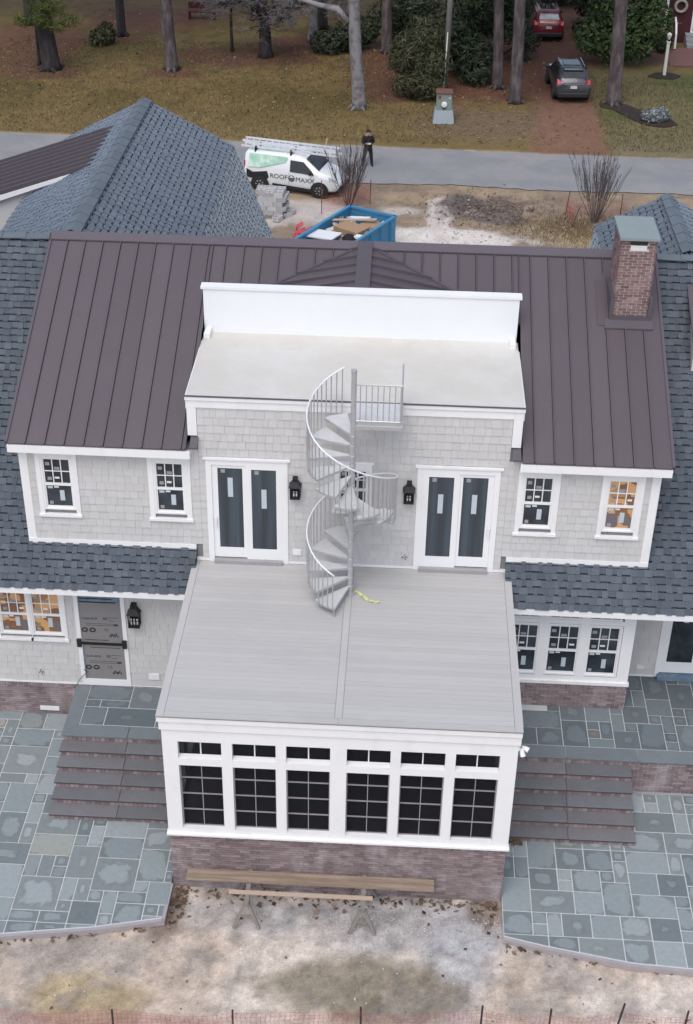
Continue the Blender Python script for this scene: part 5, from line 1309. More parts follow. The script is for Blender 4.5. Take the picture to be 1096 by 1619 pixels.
fg = MB().tube([(-3.68, 36.02, 1.80), (-3.66, 36.02, 2.05)], .008, 4).quad((-3.66, 36.0, 2.35), (-3.60, 36.03, 2.33), (-3.66, 36.03, 2.0), (-3.72, 36.0, 2.02)).build('safety_flag', 'flag'); setp(fg, 'small pale orange safety flag hanging off the ladder end on the van', 'flag')
vt = [VAN]
text(VAN, 'ROOF', .31, (-.97, -.936, .70), (1, 0, 0), (0, .0, 1), 'van_text', depth=.006); text(VAN, 'MAXX', .31, (.24, -.936, .66), (1, 0, 0), (0, 0, 1), 'van_text', depth=.006)
MB().lathe([(.155, -.004), (.155, .004)], (.055, -.935, .78), 18, 'y').build('round_logo', 'van_text', VAN)
MB().prism([(-.05, -.945, .82), (.16, -.945, .82), (.055, -.945, .92)], (0, .003, 0)).build('logo_mark', 'van_white', VAN)
part('door_seam', 'sticker_g', VAN, (-.08, -.928, .40, -.07, -.922, 1.06), (1.10, -.925, .45, 1.11, -.918, .98))

def suv(name, label, loc, rz, paint, rear_glass):
    t = thing(name, label, 'car', loc, rotz=rz)
    S = [(-2.28, .36, .80, 1.00, .78, .84, .70), (-2.22, .30, .92, 1.10, .84, .90, .74), (-2.05, .26, 1.00, 1.30, .86, .92, .70), (-1.72, .24, 1.02, 1.60, .86, .92, .64), (-1.30, .24, 1.02, 1.68, .86, .92, .64), (-.1, .24, .98, 1.70, .86, .92, .64),
         (.35, .24, .96, 1.62, .86, .92, .62), (1.05, .24, .94, 1.12, .86, .91, .70), (1.85, .28, .82, .95, .82, .86, .66), (2.25, .36, .60, .70, .66, .70, .54)]
    loft('body', S, paint, t)
    facepoly('rear_window', rear_glass, t, [(-2.08, .60, 1.27), (-2.08, -.60, 1.27), (-1.76, -.52, 1.585), (-1.76, .52, 1.585)], .012)
    facepoly('windshield', 'glass_car', t, [(1.02, -.64, 1.14), (1.02, .64, 1.14), (.40, .54, 1.60), (.40, -.54, 1.60)], .010)
    part('roof_glass', 'glass_car', t, (-1.15, -.44, 1.712, -.15, .44, 1.722))
    part('spoiler', paint, t, (-1.86, -.52, 1.60, -1.62, .52, 1.655), bevel=.02)
    for s_ in (-1, 1):
        p = [(-1.75, s_ * .895, 1.06), (.90, s_ * .895, 1.02), (.30, s_ * .68, 1.50), (-1.30, s_ * .69, 1.56)]
        if s_ > 0: p = p[::-1]
        facepoly('side_window', 'glass_car', t, p, .010)
        MB().tube([(-1.5, s_ * .60, 1.70), (-1.35, s_ * .60, 1.75), (.1, s_ * .60, 1.75), (.25, s_ * .60, 1.68)], .022, 6).build('roof_rail', 'chrome', t)
        MB().prism([(-2.27, s_ * .86, .98), (-2.27, s_ * .52, 1.0), (-2.20, s_ * .56, 1.16), (-2.06, s_ * .88, 1.22)], (.06, 0, -.02)).build('taillight', 'taillight', t)
        part('mirror', 'trim_black', t, (.62, .92 if s_ > 0 else -1.12, 1.0, .78, 1.12 if s_ > 0 else -.92, 1.15), bevel=.03)
        part('headlight', 'headlight', t, (1.95, s_ * .62 - .14, .70, 2.16, s_ * .62 + .14, .84), bevel=.02)
        for x in (-1.38, 1.40):
            MB().lathe([(.42, -.02), (.42, .02)], (x, s_ * .915, .35), 18, 'y').build('wheel_arch', 'trim_black', t); wheel(t, x, s_ * .86, .35, .23, 'rim', s_)
    part('bumper', 'trim_black', t, (-2.36, -.82, .30, -2.20, .82, .56), bevel=.05)
    part('chrome_strip', 'chrome', t, (-2.31, -.50, .985, -2.24, .50, 1.03))
    part('licence_plate', 'plate', t, (-2.325, -.17, .78, -2.27, .17, .93))
    return t
suv('car', 'charcoal sport utility car parked on the straw-covered driveway', (8.43, 52.1, 0), R(93), 'suv', 'glass_car')
suv('car', 'dark red sport utility car parked farther up the driveway', (8.0, 64.1, 0), R(92), 'redcar', 'glass_sky')

# ------------------------------------------------------------------ person
def person():
    t = thing('person', 'person in black clothes standing on the street holding a controller', 'person', (-1.91, 39.11, .02), rotz=0.15)
    J = {}; E = []; Rr = {}
    def j(n, p, r, par=None):
        J[n] = len(Rr); Rr[n] = (p, r)
        if par: E.append((J[par], J[n]))
    j('pelvis', (0, 0, .92), (.155, .12)); j('waist', (0, .0, 1.05), (.145, .11), 'pelvis'); j('chest', (0, .01, 1.27), (.17, .125), 'waist'); j('neckb', (0, .0, 1.43), (.09, .08), 'chest')
    j('neck', (0, -.015, 1.49), (.055, .055), 'neckb'); j('head', (0, -.045, 1.58), (.085, .095), 'neck'); j('crown', (0, -.05, 1.67), (.07, .08), 'head')
    for s_, n in ((-1, 'l'), (1, 'r')):
        j('sh' + n, (s_ * .19, .01, 1.40), (.075, .07), 'neckb'); j('el' + n, (s_ * .27, .02, 1.13), (.055, .055), 'sh' + n)
        j('wr' + n, (s_ * .11, -.23, 1.14), (.038, .036), 'el' + n); j('pm' + n, (s_ * .06, -.29, 1.16), (.036, .022), 'wr' + n)
        for q in range(4):
            j('f%d' % q + n, (s_ * (.045 - .0 * q), -.325 - .004 * q, 1.185 - .022 * q), (.010, .010), 'pm' + n); j('g%d' % q + n, (s_ * .012, -.335, 1.19 - .022 * q), (.008, .008), 'f%d' % q + n)
        j('th' + n, (s_ * .05, -.27, 1.20), (.011, .011), 'pm' + n); j('ti' + n, (s_ * .02, -.28, 1.225), (.009, .009), 'th' + n)
        st = .04 if s_ < 0 else -.02
        j('hip' + n, (s_ * .11, 0, .86), (.095, .10), 'pelvis'); j('kn' + n, (s_ * .16, -.02 + st, .48), (.068, .07), 'hip' + n); j('an' + n, (s_ * .20, .02 + st, .09), (.05, .052), 'kn' + n)
        j('toe' + n, (s_ * .23, -.15 + st, .04), (.042, .035), 'an' + n)
    me = bpy.data.meshes.new('body'); ks = list(Rr); me.from_pydata([Rr[k][0] for k in ks], E, [])
    o = bpy.data.objects.new('body', me); COL.objects.link(o)
    sk = o.modifiers.new('skin', 'SKIN'); sv = me.skin_vertices[0].data
    for i, k in enumerate(ks): q_ = 1.0 if Rr[k][1][0] < .045 else 1.28; sv[i].radius = (Rr[k][1][0] * q_, Rr[k][1][1] * q_); sv[i].use_root = (i == 0)
    sb = o.modifiers.new('sub', 'SUBSURF'); sb.levels = 2; sb.render_levels = 2
    dg = bpy.context.evaluated_depsgraph_get(); m2 = bpy.data.meshes.new_from_object(o.evaluated_get(dg)); bpy.data.objects.remove(o)
    m2.materials.clear()
    for q in ('cloth_black', 'skin', 'trim_black'): m2.materials.append(M[q])
    for p in m2.polygons:
        c = p.center; p.use_smooth = True
        if c.z > 1.475: p.material_index = 1
        elif c.y < -.235 and c.z > 1.0: p.material_index = 1
        elif c.z < .10: p.material_index = 2
        else: p.material_index = 0
    b = bpy.data.objects.new('body', m2); COL.objects.link(b); b.parent = t; WL[b.name] = V((0, 0, 0))
    h = MB(); h.lathe([(.09, 1.60), (.108, 1.63), (.105, 1.69), (.075, 1.735), (.02, 1.75)], (0, -.030, 0), 12); h.build('hair', 'hair', t, smooth=True)
    MB().lathe([(.10, 1.40), (.115, 1.44), (.10, 1.49), (.085, 1.50)], (0, .01, 0), 12).build('hood_collar', 'cloth_black', t, smooth=True)
    MB().prism([(-.012, -.135, 1.60), (.012, -.135, 1.60), (.014, -.155, 1.565), (-.014, -.155, 1.565)], (0, .02, 0)).build('nose', 'skin', t)
    for s_ in (-1, 1): part('eye', 'ink', t, (s_ * .032 - .012, -.134, 1.605, s_ * .032 + .012, -.124, 1.615))
    part('mouth', 'taillight', t, (-.02, -.132, 1.538, .02, -.122, 1.545))
    for s_ in (-1, 1): part('ear', 'skin', t, (s_ * .088 - .01, -.06, 1.57, s_ * .088 + .01, -.02, 1.63), bevel=.006)
    cdev = MB().obox((0, -.315, 1.165), (.075, 0, 0), (0, .02, .02), (0, -.012, .012)).build('controller', 'plastic_white'); cdev.location = V((-1.91, 39.11, .02)) + Matrix.Rotation(.15, 3, 'Z') @ V((0, -.315, 1.165)); cdev.rotation_euler[2] = .15
    setp(cdev, 'small white controller held in the hands of the person on the street', 'controller')
person()

# ------------------------------------------------------------------ vegetation
def leaves(n, blobs, size, rnd, flat=.5, shell=.45, wide=.5):
    """leaf clusters spread through ellipsoid blobs: (x, y, z, rx, ry, rz)"""
    b = MB(); wts = [q[3] * q[4] * q[5] for q in blobs]
    for _ in range(n):
        x, y, z, rx, ry, rz = rnd.choices(blobs, wts)[0]
        d = V((rnd.gauss(0, 1), rnd.gauss(0, 1), rnd.gauss(0, 1))).normalized(); r = shell + (1 - shell) * rnd.random() ** .5
        r *= 1 + .12 * math.sin(5 * d.x + 3 * x) * math.cos(4 * d.y + z)
        p = V((x + d.x * rx * r, y + d.y * ry * r, max(.04, z + d.z * rz * r)))
        nrm = (d + V((rnd.gauss(0, .6), rnd.gauss(0, .6), rnd.gauss(0, .6) + flat))).normalized(); u = nrm.orthogonal().normalized(); u = (Matrix.Rotation(rnd.random() * 6.28, 3, nrm) @ u); w = nrm.cross(u)
        s_ = size * rnd.uniform(.6, 1.4)
        b.quad(p - u * s_, p + w * s_ * wide, p + u * s_, p - w * s_ * wide)
    return b
def blobset(rnd, n, c, ext, r):
    out = []
    for _ in range(n):
        d = V((rnd.gauss(0, .5), rnd.gauss(0, .5), rnd.uniform(-.5, .5)))
        k = rnd.uniform(.6, 1.25); out.append((c[0] + d.x * ext[0], c[1] + d.y * ext[1], c[2] + d.z * ext[2], r * k, r * k, r * k * .8))
    return out
def trunk_pts(x, y, h, lean, rnd, wob=.12, n=9, r0=.3, r1=.16, ly=0):
    pts = []; rs = []
    for i in range(n):
        t = i / (n - 1); pts.append((x + lean * t * h + rnd.uniform(-wob, wob) * t * .6, y + ly * t * h + rnd.uniform(-wob, wob) * .5 * t, t * h)); rs.append((r0 * (1 - t) + r1 * t) * (1.22 if i == 0 else 1))
    pts.insert(1, (pts[0][0] + lean * .35, pts[0][1], .35)); rs.insert(1, r0); return pts, rs
rc = random.Random(77)
PINE = leaves(2400, [(rc.gauss(0, 1.6), rc.gauss(0, 1.6), rc.uniform(-2.5, 2.5), 1.3, 1.3, .8) for _ in range(16)], .22, rc)
PINE_ME = None
def pine(x, y, r0, lean, h, label, bark='bark', crown=True, cat='tree', wob=.1, ly=0):
    global PINE_ME
    t = thing('pine_tree', label, cat, (x, y, 0), 'pine trees across the street'); rnd = random.Random(int(x * 100) + int(y * 7))
    pts, rs = trunk_pts(x, y, h, lean, rnd, wob, r0=r0, r1=r0 * .55, ly=ly); tk = MB().tube(pts, rs, 10).build('trunk', bark, t, smooth=True)
    rb = MB()
    for k in range(5):
        a = k * 1.26 + rnd.random(); rb.tube([(x, y, .28), (x + math.cos(a) * r0 * 1.1, y + math.sin(a) * r0 * 1.1, .10), (x + math.cos(a) * r0 * 1.7, y + math.sin(a) * r0 * 1.7, -.03)], [r0 * .5, r0 * .3, r0 * .1], 5)
    rb.build('root_flare', bark, t, smooth=True)
    if crown:
        top = V(pts[-1])
        lb = MB()
        for k in range(7):
            a = k * .9 + rnd.random(); z = h - 3.4 + k * .55; bx = pts[0][0] + lean * z; lb.tube([(bx, y, z), (bx + math.cos(a) * 1.3, y + math.sin(a) * 1.3, z + .5), (bx + math.cos(a) * 2.4, y + math.sin(a) * 2.4, z + .7)], [.08, .05, .02], 5)
        lb.build('limb', bark, t)
        if PINE_ME is None:
            o = PINE.build('crown', 'needle', t, recalc=False); PINE_ME = o.data
        else:
            o = bpy.data.objects.new('crown', PINE_ME); COL.objects.link(o); o.parent = t
        o.location = V((top.x, top.y, h - .5)) - WL[t.name]; o.rotation_euler[2] = rnd.random() * 6.28
    return t
T1 = pine(-20.04, 53.2, .50, -.085, 13, 'thick dark pine trunk with a green needle spray at the far left', 'bark_dark')
fo = leaves(2600, [(-20.2, 52.3, 2.9, .9, .6, .45), (-19.4, 52.2, 2.6, .7, .5, .4), (-18.6, 52.4, 2.9, .7, .5, .4), (-21.2, 52.4, 2.8, .6, .5, .35), (-19.8, 52.6, 3.5, 1.2, .8, .5)], .17, random.Random(3), flat=-.3, shell=.05, wide=.09)
fo.build('foliage', 'needle', T1, recalc=False)
pine(-20.9, 53.9, .09, .0, 9, 'thin dark stem just behind the thick far left pine', 'bark_dark', crown=False)
pine(-13.4, 53.8, .37, -.05, 14, 'grey-brown pine trunk standing left of the bare twiggy tree', 'bark', True, ly=.0)
pine(-17.45, 60.5, .27, -.01, 14, 'slim dark pine trunk behind the lawn at the left', 'bark_dark')
pine(-2.67, 47.9, .36, -.075, 12, 'pale grey curved trunk leaning left in the middle lawn', 'bark_grey', False, wob=.22)
pine(-1.5, 58.5, .33, -.03, 14, 'reddish-brown pine trunk left of the dark evergreen shrub', 'bark')
pine(4.70, 52.2, .30, -.06, 14, 'grey pine trunk right of the wooden utility pole', 'bark')
pine(5.54, 49.7, .34, -.035, 14, 'tall straight grey pine trunk left of the driveway', 'bark')
pine(10.73, 49.9, .40, -.035, 14, 'grey pine trunk rising from the mulch bed right of the car', 'bark')
pine(6.3, 58.0, .36, -.03, 13, 'dim dark pine trunk beside the red car', 'bark_dark')
pine(-23.5, 62.5, .3, 0, 13, 'dark pine at the far left corner of the lawn', 'bark_dark')
pine(-5.6, 63.5, .32, .0, 13, 'dark pine trunk behind the bare twiggy tree', 'bark_dark')
pine(2.2, 63.0, .32, .0, 13, 'dark pine trunk deep among the evergreens', 'bark_dark')

def branchy(t, x, y, h0, r0, spread, levels, rnd, m_tr, m_tw, lean=0., sides=5, up=.5, seg=1.1, tw_r=.012):
    tr = MB(); tw = MB()
    def rec(p, d, r, L, lv):
        q = p + d * L * .5 + V((rnd.gauss(0, .05), rnd.gauss(0, .05), 0)) * L; e = q + (d + V((rnd.gauss(0, .22), rnd.gauss(0, .22), rnd.gauss(0, .12)))).normalized() * L * .5
        (tr if r > .035 else tw).tube([p, q, e], [r, r * .85, r * .7], sides if r > .035 else 3, caps=False)
        if lv == 0: return
        for _ in range(rnd.choice((2, 3, 3, 4) if lv > 1 else (3, 4, 5))):
            nd = (d * up + V((rnd.gauss(0, spread), rnd.gauss(0, spread), rnd.gauss(.05, spread * .6)))).normalized(); rec(e if rnd.random() < .7 else q, nd, max(r * .58, tw_r), L * rnd.uniform(.62, .85), lv - 1)
    base = V((x, y, 0)); top = V((x + lean * h0, y, h0))
    tr.tube([base, base + V((lean * .3, 0, .3)), (base + top) / 2 + V((rnd.uniform(-.05, .05), 0, 0)), top], [r0 * 1.35, r0, r0 * .9, r0 * .8], 8)
    for k in range(5):
        a = k * 1.26 + rnd.random(); rec(top, V((math.cos(a) * spread * 1.4, math.sin(a) * spread * 1.4, .45)).normalized(), r0 * .5, seg, levels)
    a = tr.build('trunk', m_tr, t, smooth=True, recalc=False); b = tw.build('twigs', m_tw, t, recalc=False, kind='stuff')
t = thing('bare_tree', 'spreading leafless grey tree with a haze of twigs in the back lawn', 'tree', (-8.46, 57, 0)); branchy(t, -8.46, 57, 2.4, .38, .75, 6, random.Random(5), 'bark_dark', 'twig', lean=-.03, seg=1.35, tw_r=.009)
t = thing('bare_tree', 'thin leafless sapling left of the spreading grey tree', 'tree', (-10.5, 57.8, 0)); branchy(t, -10.5, 57.8, 2.5, .10, .7, 4, random.Random(8), 'bark_dark', 'twig', seg=1.0)
t = thing('bare_tree', 'leafless grey limbs forking above the curved pale trunk', 'tree', (-6.0, 60.5, 0)); branchy(t, -6.0, 60.5, 2.8, .30, .8, 5, random.Random(15), 'bark_grey', 'twig', seg=1.5)
t = thing('branch', 'pale forked limbs of the curved grey trunk', 'tree limb', (-3.4, 47.9, 5.2), None)
lb = MB(); lb.tube([(-3.3, 47.9, 4.4), (-3.9, 47.9, 5.0), (-4.9, 48.2, 5.1), (-6.4, 48.4, 5.5), (-7.5, 48.5, 5.2)], [.2, .17, .13, .09, .04], 7); lb.tube([(-3.3, 47.9, 4.8), (-3.0, 47.9, 5.8), (-2.8, 47.8, 7.2)], [.2, .15, .08], 7); lb.build('limb', 'bark_grey', t, smooth=True)

def bare_shrub(x, y, h, label, seed, wid=.46):
    rnd = random.Random(seed); t = thing('bare_shrub', label, 'shrub', (x, y, 0), 'bare shrubs by the street'); st = MB(); tw = MB()
    for k in range(24):
        a = rnd.random() * 6.28; o = rnd.random() ** .5 * wid; d = V((math.cos(a) * o, math.sin(a) * o, 1)).normalized()
        p = V((x + math.cos(a) * .10, y + math.sin(a) * .10, 0)); q = p + (d + V((rnd.gauss(0, .07), rnd.gauss(0, .07), 0))) * h * .45; e = p + d * h * rnd.uniform(.8, 1.02) + V((0, 0, .08 * h))
        st.tube([p, q, e], [.017, .012, .004], 4)
        for _ in range(22):
            t_ = rnd.uniform(.3, .97); b = p + (e - p) * t_; nd = (d + V((rnd.gauss(0, .32), rnd.gauss(0, .32), .25))).normalized()
            L_ = h * .30 * (1.15 - t_); tw.tube([b, b + nd * L_ * .6, b + (nd + V((0, 0, .4))).normalized() * L_ * 1.1], [.007, .006, .003], 3, caps=False)
    st.build('stems', 'twig_brown', t); tw.build('twigs', 'twig_brown', t, recalc=False, kind='stuff')
bare_shrub(-2.53, 34.02, 2.75, 'bare multi-stem shrub in front of the van behind the dumpster', 4)
bare_shrub(8.12, 32.97, 3.05, 'bare multi-stem shrub beside the right gable roof and street', 9, .50)

def bush(name, label, cat, blobs, n, size, m, stem=None, group=None, flat=.5, shell=.5, seed=1, wide=.5):
    cx_ = sum(q[0] for q in blobs) / len(blobs); cy_ = sum(q[1] for q in blobs) / len(blobs)
    t = thing(name, label, cat, (cx_, cy_, 0), group)
    leaves(n, blobs, size, random.Random(seed), flat, shell, wide).build('foliage', m, t, recalc=False)
    st = MB(); rnd = random.Random(seed + 50)
    for q in blobs[:7]: st.tube([(cx_ + rnd.uniform(-.15, .15), cy_ + rnd.uniform(-.15, .15), 0), (cx_ * .4 + q[0] * .6, cy_ * .4 + q[1] * .6, q[2] * .5), (q[0], q[1], q[2])], [.07, .05, .02], 5)
    st.build('stem', 'bark_dark', t); return t
rb_ = random.Random(31)
bush('shrub', 'large dark evergreen shrub left of the utility pole', 'shrub', [(-.2, 50.0, .7, .9, .8, .7), (.6, 49.5, .8, 1.0, .7, .8), (1.0, 50.6, 1.6, 1.1, 1.0, 1.0), (-.3, 51.2, 1.9, 1.1, 1.1, 1.2), (.7, 51.8, 2.8, 1.1, 1.1, 1.1), (1.5, 49.8, .6, .6, .6, .6)], 7000, .17, 'leaf_olive', seed=3, wide=.16, shell=.25)
bush('evergreen_tree', 'dark evergreen mass directly behind the utility pole', 'tree', blobset(rb_, 12, (2.2, 55.0, 2.2), (1.7, 1.5, 3.4), 1.15), 6500, .19, 'leaf_dark', seed=4, wide=.22, shell=.3)
bush('evergreen_tree', 'dark evergreen between the two grey pines and the driveway', 'tree', blobset(rb_, 12, (4.7, 57.0, 2.3), (1.7, 1.6, 3.6), 1.15), 6500, .19, 'leaf_dark', seed=5, wide=.22, shell=.3)
bush('evergreen_tree', 'dark evergreen behind the reddish-brown pine trunk', 'tree', blobset(rb_, 10, (.2, 60.0, 2.0), (2.2, 1.6, 3.2), 1.2), 5200, .20, 'leaf_dark', seed=6, wide=.22, shell=.3)
bush('evergreen_tree', 'dark evergreen at the far end of the driveway left of the red car', 'tree', blobset(rb_, 10, (4.6, 64.5, 2.4), (1.9, 1.6, 3.4), 1.3), 5200, .20, 'leaf_dark', seed=7, wide=.22, shell=.3)
bush('evergreen_tree', 'dark evergreen behind the red car', 'tree', blobset(rb_, 10, (9.5, 70.5, 2.4), (3.4, 1.4, 3.0), 1.3), 5200, .20, 'leaf_dark', seed=8, wide=.22, shell=.3)
bush('evergreen_tree', 'dark evergreen between the magnolia and the red car', 'tree', blobset(rb_, 9, (11.3, 64.5, 2.0), (1.4, 1.6, 3.0), 1.1), 3600, .14, 'leaf_dark', seed=14)
bush('shrub', 'low green shrub behind the curved pale trunk', 'shrub', [(-4.9, 58.2, .6, 1.2, .9, .7), (-3.8, 58.6, .8, 1.1, .9, .9), (-3.0, 59.4, 1.0, 1.0, .9, .9)], 2600, .12, 'leaf_dark', seed=9)
bush('magnolia_tree', 'glossy green broadleaf tree behind the mulch bed pine', 'tree', [(10.2, 57.6, 1.5, 1.0, 1.0, 1.1), (11.3, 57.2, 1.4, 1.2, 1.0, 1.3), (12.6, 57.2, 1.7, 1.3, 1.1, 1.5), (13.6, 57.8, 2.4, 1.1, 1.1, 1.5), (12.2, 58.0, 3.5, 1.5, 1.3, 1.4), (10.9, 58.0, 3.2, 1.3, 1.2, 1.3), (13.2, 58.4, 4.4, 1.2, 1.2, 1.2), (11.8, 58.4, 5.0, 1.3, 1.2, 1.1)], 8200, .125, 'leaf_mag', seed=10, shell=.6)
bush('shrub', 'silvery round shrub in the mulch bed beside the pine', 'shrub', [(12.55, 47.1, .35, .62, .5, .38), (12.85, 47.2, .38, .5, .45, .36), (12.2, 47.15, .3, .4, .4, .3)], 1500, .07, 'leaf_silver', seed=11)
bush('grass_clump', 'dark clump of long grass behind the far left pine', 'shrub', [(-18.4, 58.3, .4, .6, .5, .6), (-18.0, 58.6, .6, .6, .5, .7)], 900, .14, 'leaf_olive', seed=12)
bush('shrub', 'low dark shrub under the red house steps rail', 'shrub', [(14.7, 60.3, .4, .45, .4, .45), (15.0, 60.8, .5, .4, .4, .45)], 700, .09, 'leaf_dark', seed=13)
for (cx_, cy_, pts_, nm) in ((0, 0, [(10.0, 49.3), (10.6, 48.9), (11.4, 47.4), (12.0, 46.5), (12.9, 46.2), (13.7, 46.7), (13.4, 47.6), (12.4, 48.2), (11.6, 49.6), (10.6, 50.3), (10.0, 50.0)], 'a'), (0, 0, [(13.2, 55.2), (13.7, 54.8), (14.6, 54.8), (15.1, 55.4), (14.6, 56.0), (13.7, 55.9)], 'b')):
    MB().prism([(p[0], p[1], -.05) for p in pts_], (0, 0, .11)).build('mulch_bed', 'mulch', bevel=.03, kind='structure')

# utility pole, box, lamp post
t = thing('utility_pole', 'tall grey wooden utility pole behind the green utility box', 'utility pole', (1.77, 51.2, 0)); MB().tube([(1.77, 51.2, 0), (1.95, 51.2, 11)], [.17, .13], 10).build('pole', 'pole_wood', t, smooth=True)
MB().tube([(1.72, 50.2, 0), (1.80, 51.0, 3.2)], .035, 6).build('guy_guard', 'post_cream', t)
t = thing('utility_box', 'green utility cabinet with rusty lid on a grey plinth by the street', 'utility box', (1.7, 46.1, 0))
b = MB(); b.v = [(1.15, 45.7, 0), (2.24, 45.7, 0), (2.24, 46.8, 0), (1.15, 46.8, 0), (1.24, 45.9, .62), (2.14, 45.9, .62), (2.14, 46.7, .62), (1.24, 46.7, .62)]; b.f = [(0, 3, 2, 1), (4, 5, 6, 7), (0, 1, 5, 4), (1, 2, 6, 5), (2, 3, 7, 6), (3, 0, 4, 7)]; b.build('plinth', 'pad', t)
part('cabinet', 'box_green', t, (1.30, 45.98, .622, 2.08, 46.62, 1.45), bevel=.02); part('lid', 'box_rust', t, (1.26, 45.92, 1.452, 2.12, 46.66, 1.53), bevel=.015)
MB().lathe([(.14, 0), (.15, -.05), (.12, -.09), (.03, -.10)], (1.70, 45.97, .92), 14, 'y').build('meter', 'candle', t); part('label', 'box_rust', t, (1.38, 45.966, 1.18, 1.52, 45.978, 1.36))
part('label', 'plate', t, (1.92, 45.966, 1.2, 2.02, 45.978, 1.28)); part('latch', 'rust_post', t, (1.62, 45.93, .70, 1.78, 45.978, .78))
t = thing('lamp_post', 'white wooden lamp post standing in a small mulch ring', 'lamp post', (14.16, 55.45, 0))
part('post', 'post_cream', t, (14.08, 55.37, 0, 14.24, 55.53, 1.85)); part('post_cap', 'post_cream', t, (14.05, 55.34, 1.852, 14.27, 55.56, 1.92)); part('collar', 'black', t, (14.10, 55.39, 1.922, 14.22, 55.51, 2.02))
MB().lathe([(.07, 2.022), (.13, 2.22), (.14, 2.30), (.05, 2.38)], (14.16, 55.45, 0), 10).build('lamp_glass', 'lampglass', t)

# houses at the back
t = thing('house', 'dark red house with white door frame and wreath at the top right', 'house', (18, 65, 0))
part('wall', 'redhouse', t, (15.4, 62.6, 0, 25, 71, 3.6)); MB().prism([(15.1, 62.2, 3.6), (25.3, 62.2, 3.6), (25.3, 66.8, 6.2), (15.1, 66.8, 6.2)], (0, .1, -.1)).build('roof', 'shed_roof', t)
part('door_frame', 'white', t, (16.60, 62.52, .62, 16.72, 62.599, 2.95), (17.95, 62.52, .62, 18.07, 62.599, 2.95), (16.72, 62.52, 2.85, 17.95, 62.599, 2.95), (16.72, 62.52, .62, 17.95, 62.599, .70)); part('door', 'glass_car', t, (16.73, 62.54, .701, 17.94, 62.598, 2.849)); part('door_post', 'white', t, (17.1, 62.5, .701, 17.2, 62.539, 2.84))
MB().tube([(15.85 + .33 * math.cos(a * math.pi / 8), 62.5, 2.15 + .33 * math.sin(a * math.pi / 8)) for a in range(16)], .085, 7, closed=True).build('wreath', 'wreath', t)
for k in range(3): part('step', 'greystone', t, (16.3, 61.3 + .35 * k, 0, 18.3, 61.65 + .35 * k if k < 2 else 62.599, .2 * (k + 1)))
part('path', 'redpath', None, (14.8, 57.5, -.05, 18.5, 61.29, .03), kind='structure')
rl = MB(); rl.tube([(15.6, 62.4, 1.5), (15.55, 61.6, 1.35), (15.5, 60.9, .9), (15.5, 60.8, .1)], .06, 7); rl.tube([(15.0, 62.2, 0), (15.0, 62.2, 2.9)], .07, 7); rl.build('hand_rail', 'white', t)
part('mail_slot', 'box_rust', t, (15.75, 62.58, 1.1, 16.05, 62.599, 1.16))
t = thing('shed', 'pale grey low building glimpsed behind the bare twigs', 'shed', (-11, 71, 0)); part('wall', 'shed_wall', t, (-13.5, 70, 0, -7, 74, 2.4)); MB().prism([(-13.8, 69.7, 2.4), (-6.7, 69.7, 2.4), (-6.7, 72, 3.6), (-13.8, 72, 3.6)], (0, .05, -.1)).build('roof', 'shed_roof', t); part('door', 'redhouse', t, (-11, 69.94, 0, -10, 69.999, 2.0))
t = thing('bench', 'dark wooden garden bench in the back lawn', 'bench', (-13.2, 65, 0))
part('seat', 'redhouse', t, (-14.1, 64.7, .42, -12.4, 65.2, .48)); part('backrest', 'redhouse', t, (-14.1, 65.2, .55, -12.4, 65.25, .95))
for x in (-14.05, -12.5): part('leg', 'redhouse', t, (x, 64.7, 0, x + .08, 65.25, .42))

# loose litter
def scatter(name, m, n, gen, smin, smax, seed, flat=.25, th=None):
    rnd = random.Random(seed); b = MB()
    for _ in range(n):
        x, y, z = gen(rnd); a = rnd.random() * 6.28; s_ = rnd.uniform(smin, smax)
        X = V((math.cos(a), math.sin(a), rnd.gauss(0, flat))) * s_; Y = V((-math.sin(a), math.cos(a), rnd.gauss(0, flat))) * s_ * rnd.uniform(.35, .8); c = V((x, y, z + s_ * .3))
        if th: b.obox(c, X, Y, V((0, 0, s_ * th)))
        else: b.quad(c - X, c - Y, c + X, c + Y)
    b.build(name, m, kind='stuff', recalc=False)
def near_porch(r):
    k = r.random()
    if k < .55: return (r.uniform(-4.1, 2.4), -5.12 - abs(r.gauss(0, .16)), .0)
    if k < .72: return (-4.28 + abs(r.gauss(0, .22)), -5.1 - abs(r.gauss(0, .45)), .0)
    if k < .80: return (2.45 - abs(r.gauss(0, .2)), -5.1 - abs(r.gauss(0, .3)), .0)
    if k < .9:
        x = r.uniform(2.6, 7.5); return (x, -6.17 - .19 * (x - 2.5) + .02 * (x - 2.5) ** 2 * .9 - abs(r.gauss(0, .07)), .0)
    x = r.uniform(-9, -4.4); return (x, -6.12 + .19 * (x + 4.3) - abs(r.gauss(0, .07)), .0)
scatter('dead_leaves', 'leaf_litter', 330, near_porch, .025, .085, 1, .35)
scatter('yard_stones', 'stones', 110, lambda r: (r.uniform(-7, 7), r.uniform(-8.6, -5.4), 0), .008, .025, 2, .1, .5)
scatter('yard_gravel', 'stones', 900, lambda r: (r.gauss(.9, 1.6), -5.5 - abs(r.gauss(0, .45)), 0), .006, .016, 3, .1, .5)
scatter('yard_leaves', 'leaf_litter', 45, lambda r: (r.uniform(-7, 7), r.uniform(-8.4, -5.6), 0), .02, .06, 4, .3)
scatter('lawn_leaves', 'leaf_pale', 2600, lambda r: (r.uniform(-24, 7), 43 + 17 * r.random() ** 1.3, .02), .03, .075, 5, .3)
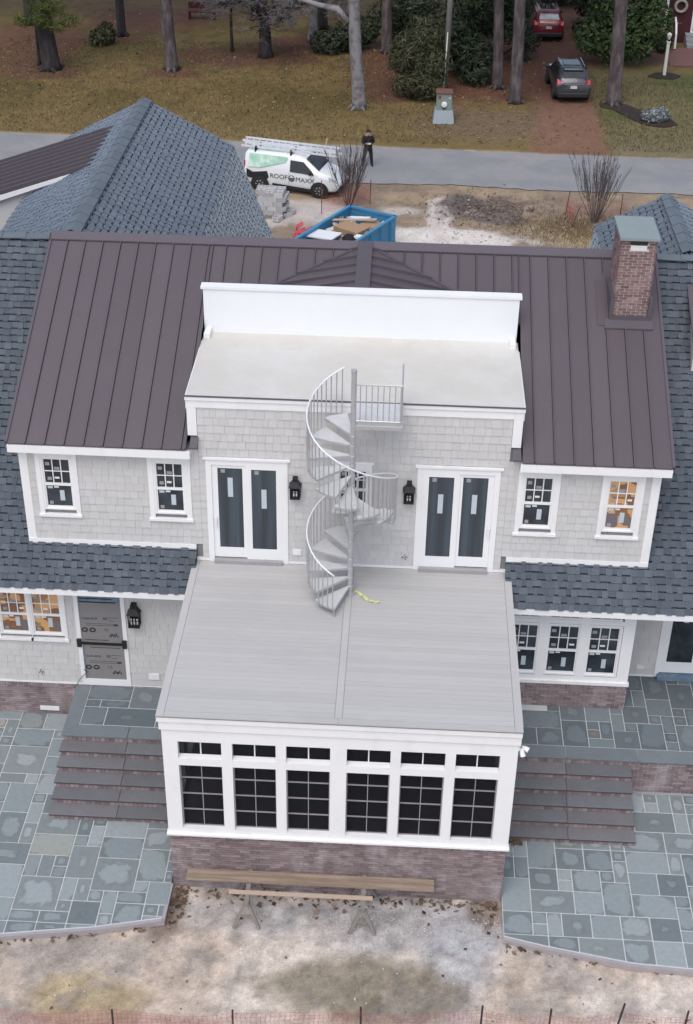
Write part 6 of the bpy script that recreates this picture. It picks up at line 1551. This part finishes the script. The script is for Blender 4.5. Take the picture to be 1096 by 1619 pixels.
scatter('straw_leaves', 'leaf_litter', 2600, lambda r: (r.uniform(-24, 14), 42.5 + 24 * r.random(), .02), .04, .10, 6, .3)
scatter('step_leaves', 'leaf_litter', 70, lambda r: (2.62 + abs(r.gauss(0, .22)), -3.4 - r.random() * .2, .14), .03, .08, 7, .4)
scatter('verge_debris', 'stones', 90, lambda r: (r.gauss(2.0, 2.0), r.gauss(31.8, 1.3), .02), .015, .045, 8, .1, .5)
scatter('verge_dark_debris', 'leaf_litter', 700, lambda r: (r.gauss(3.6, 1.4), r.gauss(34, 1.0), .03), .03, .09, 9, .3)
def blades(seed, n, gen, h, m, name):
    rnd = random.Random(seed); b = MB()
    for _ in range(n):
        x, y, z = gen(rnd); a = rnd.random() * 6.28; hh = h * rnd.uniform(.5, 1.3); d = V((rnd.gauss(0, .35), rnd.gauss(0, .35), 1)) * hh; w = V((math.cos(a), math.sin(a), 0)) * .02
        k = len(b.v); p = V((x, y, z)); b.v += [tuple(p - w), tuple(p + w), tuple(p + d)]; b.f.append((k, k + 1, k + 2))
    b.build(name, m, kind='stuff', recalc=False)
M['grass_blade'] = mat('dry_grass_blades', (0.10, 0.082, 0.036), 0.9, piece=.45, piece_mix=(0.15, 0.115, 0.055), var=.2, scale=.4)
M['grass_tan'] = mat('tan_grass_blades', (0.20, 0.15, 0.09), 0.9, piece=.35, piece_mix=(0.27, 0.20, 0.12), var=.2, scale=.4)
M['grass_green'] = mat('green_grass_blades', (0.085, 0.095, 0.035), 0.9, piece=.4, piece_mix=(0.15, 0.125, 0.06), var=.2, scale=.4)
blades(1, 16000, lambda r: (r.uniform(-24, 2), 42.6 + 17 * r.random() ** 1.15, -.01), .13, 'grass_blade', 'lawn_grass')
blades(2, 5000, lambda r: (r.uniform(9.6, 17), r.uniform(42.4, 55), -.01), .13, 'grass_green', 'right_lawn_grass')
blades(3, 3500, lambda r: (r.gauss(7.5, 1.6), r.gauss(32.2, .9), -.01), .14, 'grass_tan', 'verge_grass')
